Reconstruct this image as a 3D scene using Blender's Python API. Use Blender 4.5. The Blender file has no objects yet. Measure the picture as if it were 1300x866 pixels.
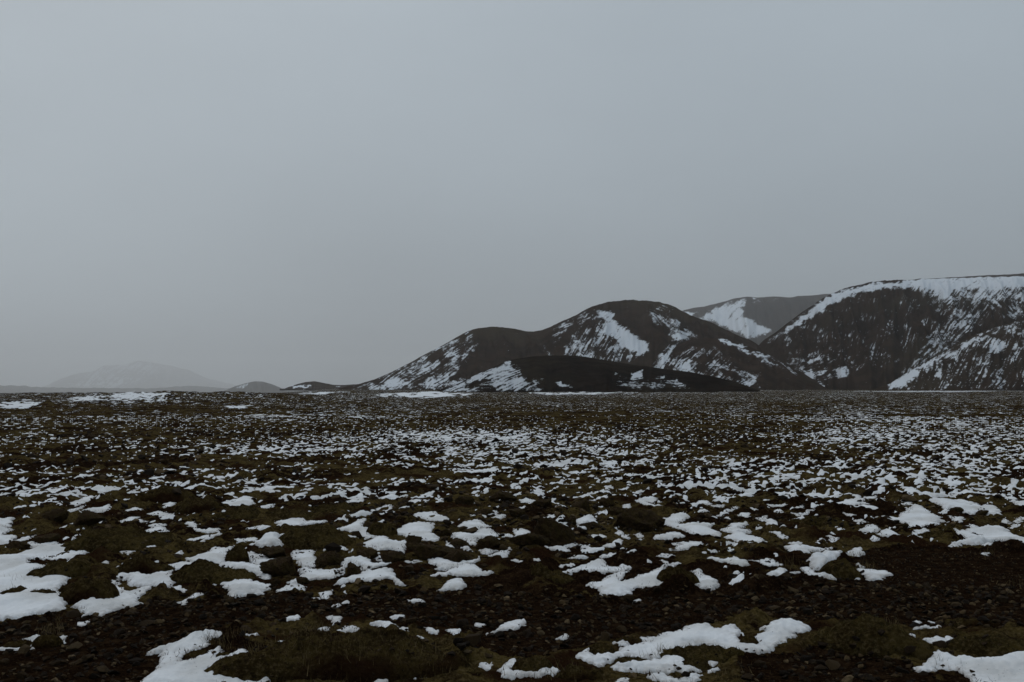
import bpy, bmesh, math, random
import numpy as np

random.seed(7)
rng = np.random.default_rng(7)
scene = bpy.context.scene
COL = scene.collection

# ------------------------------------------------------------------ camera
F = 1264.0            # focal length in photograph pixels (35 mm on full frame)
CAM_H = 1.7
PITCH = math.atan(59.0 / F)
cam_data = bpy.data.cameras.new("camera")
cam_data.lens = 35.0
cam_data.sensor_width = 36.0
cam_data.clip_start = 0.05
cam_data.clip_end = 120000.0
cam = bpy.data.objects.new("camera", cam_data)
COL.objects.link(cam)
cam.location = (0, 0, CAM_H)
cam.rotation_euler = (math.radians(90) + PITCH, 0, 0)
scene.camera = cam

# ------------------------------------------------------------------ overcast sky
SUN_EL, SUN_AZ = math.radians(48), math.radians(-35)
world = bpy.data.worlds.new("World")
scene.world = world
world.use_nodes = True
nt = world.node_tree
nt.nodes.clear()
W = nt.nodes.new
wout = W("ShaderNodeOutputWorld"); bg = W("ShaderNodeBackground")
sky = W("ShaderNodeTexSky"); sky.sky_type = 'NISHITA'; sky.sun_disc = False
sky.sun_elevation = SUN_EL; sky.sun_rotation = SUN_AZ
sky.air_density = 1.0; sky.dust_density = 6.0
tc = W("ShaderNodeTexCoord"); sep = W("ShaderNodeSeparateXYZ")
nt.links.new(tc.outputs["Generated"], sep.inputs[0])
# overcast brightness: horizon 1, rising with the sine of the elevation
cl = W("ShaderNodeClamp"); nt.links.new(sep.outputs[2], cl.inputs[0])
ma = W("ShaderNodeMath"); ma.operation = 'MULTIPLY_ADD'
nt.links.new(cl.outputs[0], ma.inputs[0]); ma.inputs[1].default_value = 1.12; ma.inputs[2].default_value = 0.96
# the cloud is thinner and brighter low down towards the left of the view (-X)
lx_ = W("ShaderNodeMapRange"); lx_.interpolation_type = 'SMOOTHSTEP'
nt.links.new(sep.outputs[0], lx_.inputs[0])
lx_.inputs["From Min"].default_value = -0.10; lx_.inputs["From Max"].default_value = -0.50
lz_ = W("ShaderNodeMapRange"); nt.links.new(cl.outputs[0], lz_.inputs[0])
lz_.inputs["From Min"].default_value = 0.37; lz_.inputs["From Max"].default_value = 0.0
lm_ = W("ShaderNodeMath"); lm_.operation = 'MULTIPLY'; nt.links.new(lx_.outputs[0], lm_.inputs[0]); nt.links.new(lz_.outputs[0], lm_.inputs[1])
lb_ = W("ShaderNodeMath"); lb_.operation = 'MULTIPLY_ADD'; nt.links.new(lm_.outputs[0], lb_.inputs[0]); lb_.inputs[1].default_value = 0.46
nt.links.new(ma.outputs[0], lb_.inputs[2]); ma = lb_
mp = W("ShaderNodeMapping"); mp.inputs["Scale"].default_value = (1.0, 1.0, 2.2)
nt.links.new(tc.outputs["Generated"], mp.inputs[0])
cn = W("ShaderNodeTexNoise"); cn.inputs["Scale"].default_value = 1.6; cn.inputs["Detail"].default_value = 5; cn.inputs["Roughness"].default_value = 0.45
nt.links.new(mp.outputs[0], cn.inputs["Vector"])
cr = W("ShaderNodeMapRange"); cr.inputs["From Min"].default_value = 0.25; cr.inputs["From Max"].default_value = 0.75
cr.inputs["To Min"].default_value = 0.89; cr.inputs["To Max"].default_value = 1.11
nt.links.new(cn.outputs[0], cr.inputs[0])
mm = W("ShaderNodeMath"); mm.operation = 'MULTIPLY'
nt.links.new(ma.outputs[0], mm.inputs[0]); nt.links.new(cr.outputs[0], mm.inputs[1])
cc = W("ShaderNodeVectorMath"); cc.operation = 'SCALE'
cc.inputs[0].default_value = (2.70, 3.11, 3.45)
nt.links.new(mm.outputs[0], cc.inputs["Scale"])
mx = W("ShaderNodeMix"); mx.data_type = 'RGBA'; mx.inputs[0].default_value = 0.96
nt.links.new(sky.outputs[0], mx.inputs[6]); nt.links.new(cc.outputs[0], mx.inputs[7])
nt.links.new(mx.outputs[2], bg.inputs[0]); bg.inputs[1].default_value = 0.1
nt.links.new(bg.outputs[0], wout.inputs[0])

sun_d = bpy.data.lights.new("sun", 'SUN'); sun_d.energy = 0.5; sun_d.angle = math.radians(50)
sun_d.color = (1.0, 0.97, 0.93)
sun = bpy.data.objects.new("sun", sun_d); COL.objects.link(sun)
sun.rotation_euler = (math.radians(90) - SUN_EL, 0, SUN_AZ + math.radians(180) - math.radians(180))
# sun high beyond the plain, a little to one side
from mathutils import Vector
sd = Vector((math.sin(SUN_AZ) * math.cos(SUN_EL), math.cos(SUN_AZ) * math.cos(SUN_EL), math.sin(SUN_EL)))
sun.rotation_euler = sd.to_track_quat('Z', 'Y').to_euler()

scene.view_settings.view_transform = 'Standard'
scene.view_settings.look = 'None'
scene.view_settings.exposure = 0.0
scene.view_settings.gamma = 1.0
scene.render.engine = 'CYCLES'
scene.cycles.max_bounces = 5
scene.cycles.diffuse_bounces = 2
scene.cycles.glossy_bounces = 1
scene.cycles.volume_bounces = 1
scene.cycles.use_denoising = True

# ------------------------------------------------------------------ maths helpers
cP, sP = math.cos(PITCH), math.sin(PITCH)

def unproject(px, py, z=0.0):
    dx = (np.asarray(px, float) - 650.0) / F
    dz = (433.0 - np.asarray(py, float)) / F
    X, Y, Z = dx, cP - dz * sP, sP + dz * cP
    t = (z - CAM_H) / Z
    return X * t, Y * t

def project(x, y, z=0.0):
    zz = z - CAM_H
    fw = y * cP + zz * sP
    up = -y * sP + zz * cP
    fw = np.where(fw < 0.01, 0.01, fw)
    return 650.0 + F * x / fw, 433.0 - F * up / fw

def _hash(ix, iy, s):
    h = (ix.astype(np.int64) * 374761393 + iy.astype(np.int64) * 668265263 + s * 974634777) & 0xFFFFFFFF
    h = ((h ^ (h >> 13)) * 1274126177) & 0xFFFFFFFF
    return (h ^ (h >> 16)) & 0xFFFF

_GA = np.arange(65536) * (2 * math.pi / 65536)
_GC, _GS = np.cos(_GA), np.sin(_GA)

def noise(x, y, s=0):
    x = np.asarray(x, float); y = np.asarray(y, float)
    ix = np.floor(x); iy = np.floor(y); fx = x - ix; fy = y - iy
    ix = ix.astype(np.int64); iy = iy.astype(np.int64)
    u = fx * fx * fx * (fx * (fx * 6 - 15) + 10); v = fy * fy * fy * (fy * (fy * 6 - 15) + 10)
    def g(a, b, dx, dy):
        h = _hash(a, b, s)
        return _GC[h] * dx + _GS[h] * dy
    n00 = g(ix, iy, fx, fy); n10 = g(ix + 1, iy, fx - 1, fy)
    n01 = g(ix, iy + 1, fx, fy - 1); n11 = g(ix + 1, iy + 1, fx - 1, fy - 1)
    return (n00 * (1 - u) + n10 * u) * (1 - v) + (n01 * (1 - u) + n11 * u) * v

def fbm(x, y, s=0, o=3, gain=0.5):
    a, t = 1.0, 0.0
    for k in range(o):
        t = t + a * noise(x * 2.03 ** k + 17.3 * k, y * 2.03 ** k - 9.1 * k, s + k * 11)
        a *= gain
    return t

def sstep(a, b, x):
    t = np.clip((x - a) / (b - a), 0, 1)
    return t * t * (3 - 2 * t)

def poly_sdf(x, y, P):
    """signed distance, positive inside"""
    x = np.asarray(x, float); y = np.asarray(y, float)
    d = np.full(x.shape, 1e18); ins = np.zeros(x.shape, bool)
    n = len(P)
    for i in range(n):
        ax, ay = P[i]; bx, by = P[(i + 1) % n]
        ex, ey = bx - ax, by - ay
        L = ex * ex + ey * ey + 1e-12
        t = np.clip(((x - ax) * ex + (y - ay) * ey) / L, 0, 1)
        d = np.minimum(d, (x - ax - t * ex) ** 2 + (y - ay - t * ey) ** 2)
        c = ((ay > y) != (by > y)) & (x < (bx - ax) * (y - ay) / (by - ay + 1e-12) + ax)
        ins ^= c
    d = np.sqrt(d)
    return np.where(ins, d, -d)

# ------------------------------------------------------------------ object helpers
def tag(o, label=None, cat=None, group=None, kind=None):
    if label: o["label"] = label
    if cat: o["category"] = cat
    if group: o["group"] = group
    if kind: o["kind"] = kind
    return o

def mesh_np(name, verts, faces, mat, smooth=True, attrs=None):
    """verts (n,3); faces (m,k) with constant k"""
    me = bpy.data.meshes.new(name)
    n, (m, k) = len(verts), faces.shape
    me.vertices.add(n); me.vertices.foreach_set("co", np.ascontiguousarray(verts, np.float32).ravel())
    me.loops.add(m * k); me.loops.foreach_set("vertex_index", np.ascontiguousarray(faces, np.int32).ravel())
    me.polygons.add(m); me.polygons.foreach_set("loop_start", np.arange(0, m * k, k, dtype=np.int32))
    me.update(calc_edges=True)
    me.polygons.foreach_set("use_smooth", np.full(m, smooth))
    for an, av in (attrs or {}).items():
        a = me.attributes.new(an, 'FLOAT', 'POINT')
        a.data.foreach_set("value", np.ascontiguousarray(av, np.float32).ravel())
    if mat: me.materials.append(mat)
    me.validate()
    return me

def link(name, me, parent=None):
    o = bpy.data.objects.new(name, me); COL.objects.link(o)
    if parent: o.parent = parent
    return o

def grid_faces(nr, nc, keep=None):
    i, j = np.meshgrid(np.arange(nr - 1), np.arange(nc - 1), indexing='ij')
    a = i * nc + j
    f = np.stack([a, a + 1, a + nc + 1, a + nc], -1)
    f = f[keep] if keep is not None else f.reshape(-1, 4)
    return f.reshape(-1, 4)

def compact(verts, faces, attrs):
    used = np.unique(faces)
    remap = np.full(len(verts), -1, np.int64); remap[used] = np.arange(len(used))
    return verts[used], remap[faces], {k: v[used] for k, v in attrs.items()}

# ------------------------------------------------------------------ materials
class NT:
    def __init__(self, name, rough=0.9, spec=0.2):
        self.m = bpy.data.materials.new(name); self.m.use_nodes = True
        self.t = self.m.node_tree; self.b = self.t.nodes["Principled BSDF"]
        self.b.inputs["Roughness"].default_value = rough
        self.b.inputs["Specular IOR Level"].default_value = spec
        self.co = self.t.nodes.new("ShaderNodeTexCoord")
    def link(self, a, b): self.t.links.new(a, b)
    def noise(self, scale, detail=3, rough=0.5, stretch=None, coord="Object"):
        n = self.t.nodes.new("ShaderNodeTexNoise")
        n.inputs["Scale"].default_value = scale; n.inputs["Detail"].default_value = detail; n.inputs["Roughness"].default_value = rough
        src = self.co.outputs[coord]
        if stretch:
            mpn = self.t.nodes.new("ShaderNodeMapping"); mpn.inputs["Scale"].default_value = stretch
            self.link(src, mpn.inputs[0]); src = mpn.outputs[0]
        self.link(src, n.inputs["Vector"])
        return n.outputs[0]
    def attr(self, name):
        a = self.t.nodes.new("ShaderNodeAttribute"); a.attribute_name = name
        return a.outputs["Fac"]
    def math(self, op, a, b=None, c=None):
        n = self.t.nodes.new("ShaderNodeMath"); n.operation = op
        for i, v in enumerate((a, b, c)):
            if v is None: continue
            if isinstance(v, (int, float)): n.inputs[i].default_value = v
            else: self.link(v, n.inputs[i])
        return n.outputs[0]
    def ramp(self, fac, lo, hi, a=0.0, b=1.0):
        n = self.t.nodes.new("ShaderNodeMapRange"); n.interpolation_type = 'SMOOTHSTEP'
        n.inputs["From Min"].default_value = lo; n.inputs["From Max"].default_value = hi
        n.inputs["To Min"].default_value = a; n.inputs["To Max"].default_value = b
        self.link(fac, n.inputs[0]); return n.outputs[0]
    def mix(self, fac, a, b):
        n = self.t.nodes.new("ShaderNodeMix"); n.data_type = 'RGBA'
        if isinstance(fac, (int, float)): n.inputs[0].default_value = fac
        else: self.link(fac, n.inputs[0])
        for i, v in ((6, a), (7, b)):
            if isinstance(v, tuple): n.inputs[i].default_value = (*v, 1)
            else: self.link(v, n.inputs[i])
        return n.outputs[2]
    def bump(self, h, strength, dist):
        n = self.t.nodes.new("ShaderNodeBump"); n.inputs["Strength"].default_value = strength; n.inputs["Distance"].default_value = dist
        self.link(h, n.inputs["Height"]); self.link(n.outputs[0], self.b.inputs["Normal"])
    def color(self, c): self.link(c, self.b.inputs["Base Color"])

SOIL = (0.0075, 0.0037, 0.0021); SOIL2 = (0.025, 0.0142, 0.0075)
MOSS = (0.066, 0.0470, 0.0150); MOSS2 = (0.0225, 0.0145, 0.0050); STRAW = (0.105, 0.076, 0.036)
HEATH = (0.0145, 0.0052, 0.0032)
SNOW = (0.67, 0.68, 0.70); SNOW2 = (0.56, 0.575, 0.60)

def moss_mix(M, heather=True):
    n1 = M.noise(5, 4, 0.6); n2 = M.noise(38, 4, 0.65); n3 = M.noise(1.3, 3, 0.5)
    c = M.mix(M.ramp(n1, 0.35, 0.65), MOSS2, MOSS)
    c = M.mix(M.ramp(n2, 0.42, 0.72, 0, 0.85), c, STRAW)
    n5 = M.noise(17, 4, 0.7)
    c = M.mix(M.ramp(n5, 0.50, 0.66, 0, 0.75), c, (0.010, 0.007, 0.004))
    if heather:
        c = M.mix(M.ramp(n3, 0.48, 0.62, 0, 0.85), c, HEATH)
    return c, n2

def mat_ground():
    M = NT("lava_ground", 1.0, 0.0)
    mc, n2 = moss_mix(M)
    s1 = M.noise(9, 5, 0.65); s2 = M.noise(55, 4, 0.7)
    soil = M.mix(M.ramp(s1, 0.42, 0.70), SOIL, SOIL2)
    soil = M.mix(M.ramp(s2, 0.5, 0.75, 0, 0.55), soil, (0.074, 0.047, 0.024))
    f = M.math('ADD', M.attr("moss"), M.math('MULTIPLY', M.math('SUBTRACT', s1, 0.5), 1.4))
    c = M.mix(M.ramp(f, 0.42, 0.58), soil, mc)
    # snow on the far plain
    w1 = M.noise(1.1, 4, 0.62, (1.0, 0.35, 1.0)); w2 = M.noise(3.4, 3, 0.6, (1.0, 0.4, 1.0))
    w3 = M.noise(9, 2, 0.6)
    w = M.math('ADD', M.math('MULTIPLY', M.math('SUBTRACT', w1, 0.5), 0.8), M.math('MULTIPLY', M.math('SUBTRACT', w2, 0.5), 1.0))
    w = M.math('ADD', w, M.math('MULTIPLY', M.math('SUBTRACT', w3, 0.5), 0.5))
    k = M.math('ADD', w, M.math('MULTIPLY', M.math('SUBTRACT', M.attr("snow_cover"), 0.5), 0.62))
    c = M.mix(M.ramp(k, -0.02, 0.06), c, SNOW)
    M.color(c)
    M.bump(M.math('ADD', s2, M.math('MULTIPLY', s1, 2.0)), 0.9, 0.03)
    return M.m

def mat_snow():
    M = NT("old_snow", 0.8, 0.25)
    n1 = M.noise(2.2, 3); n2 = M.noise(28, 4, 0.6); n3 = M.noise(75, 2, 0.5)
    c = M.mix(M.ramp(n1, 0.35, 0.7), SNOW, (0.51, 0.505, 0.50))
    c = M.mix(M.ramp(n2, 0.6, 0.8, 0, 0.35), c, (0.38, 0.35, 0.32))
    c = M.mix(M.ramp(M.math('ADD', n3, M.math('MULTIPLY', n1, 0.25)), 0.83, 0.90, 0, 0.85), c, (0.05, 0.035, 0.025))
    e = M.attr("edge")
    c = M.mix(M.math('MULTIPLY', e, M.ramp(n2, 0.36, 0.58, 0.0, 0.75)), c, (0.26, 0.22, 0.19))
    M.color(c)
    M.bump(M.noise(14, 5, 0.65), 0.35, 0.03)
    return M.m

def mat_moss(name, heather):
    M = NT(name, 1.0, 0.0)
    c, n2 = moss_mix(M, heather)
    M.color(c)
    M.bump(M.math('ADD', n2, M.noise(120, 3, 0.7)), 1.0, 0.03)
    return M.m

def mat_rock(name="lava_rock", big=True):
    M = NT(name, 0.9, 0.06)
    info = M.t.nodes.new("ShaderNodeObjectInfo")
    r = M.math('FRACT', M.math('ADD', M.attr("tint"), info.outputs["Random"]))
    base = M.t.nodes.new("ShaderNodeValToRGB"); e = base.color_ramp.elements
    e[0].position = 0.0; e[0].color = (0.009, 0.0065, 0.0045, 1)
    e[1].position = 1.0; e[1].color = (0.15, 0.105, 0.058, 1)
    for p, cc_ in ((0.5, (0.018, 0.0108, 0.006, 1)), (0.8, (0.050, 0.031, 0.014, 1)), (0.93, (0.088, 0.060, 0.030, 1))):
        x = base.color_ramp.elements.new(p); x.color = cc_
    if big: base.inputs[0].default_value = 0.72
    else: M.link(r, base.inputs[0])
    n1 = M.noise(30 if not big else 9, 5, 0.7)
    c = M.mix(M.ramp(n1, 0.35, 0.7, 0, 0.75), base.outputs[0], (0.006, 0.0036, 0.0024))
    n4 = M.noise(14 if big else 60, 4, 0.6)
    c = M.mix(M.ramp(n4, 0.44, 0.60, 0, 0.8) if big else M.ramp(n4, 0.55, 0.72, 0, 0.5), c, (0.042, 0.029, 0.010) if big else MOSS)
    M.color(c)
    M.bump(n1, 1.0, 0.12 if big else 0.012)
    return M.m

def mat_hill(name, dark, brown, scale):
    M = NT(name, 1.0, 0.0)
    n1 = M.noise(0.05 * scale, 5, 0.65); n2 = M.noise(0.50 * scale, 5, 0.8); n3 = M.noise(0.012 * scale, 3, 0.5)
    c = M.mix(M.ramp(n1, 0.35, 0.7), dark, brown)
    c = M.mix(M.ramp(n3, 0.45, 0.7, 0, 0.6), c, (0.044, 0.034, 0.021))
    k = M.math('ADD', M.attr("snow"), M.math('MULTIPLY', M.math('SUBTRACT', n2, 0.5), 1.7))
    c = M.mix(M.ramp(k, 0.34, 0.72), c, (0.60, 0.63, 0.67))
    M.color(c)
    M.bump(M.math('ADD', n1, M.math('MULTIPLY', n2, 0.4)), 1.0, 2.5)
    return M.m

def mat_blade(name, c0, c1):
    M = NT(name, 1.0, 0.0)
    M.color(M.mix(M.attr("tint"), c0, c1))
    return M.m

GROUND_M, SNOW_M = mat_ground(), mat_snow()
MOSS_M, HEATH_M = mat_moss("moss", False), mat_moss("moss_and_heather", True)
ROCK_M, STONE_M = mat_rock(), mat_rock("loose_stone", False)

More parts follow.
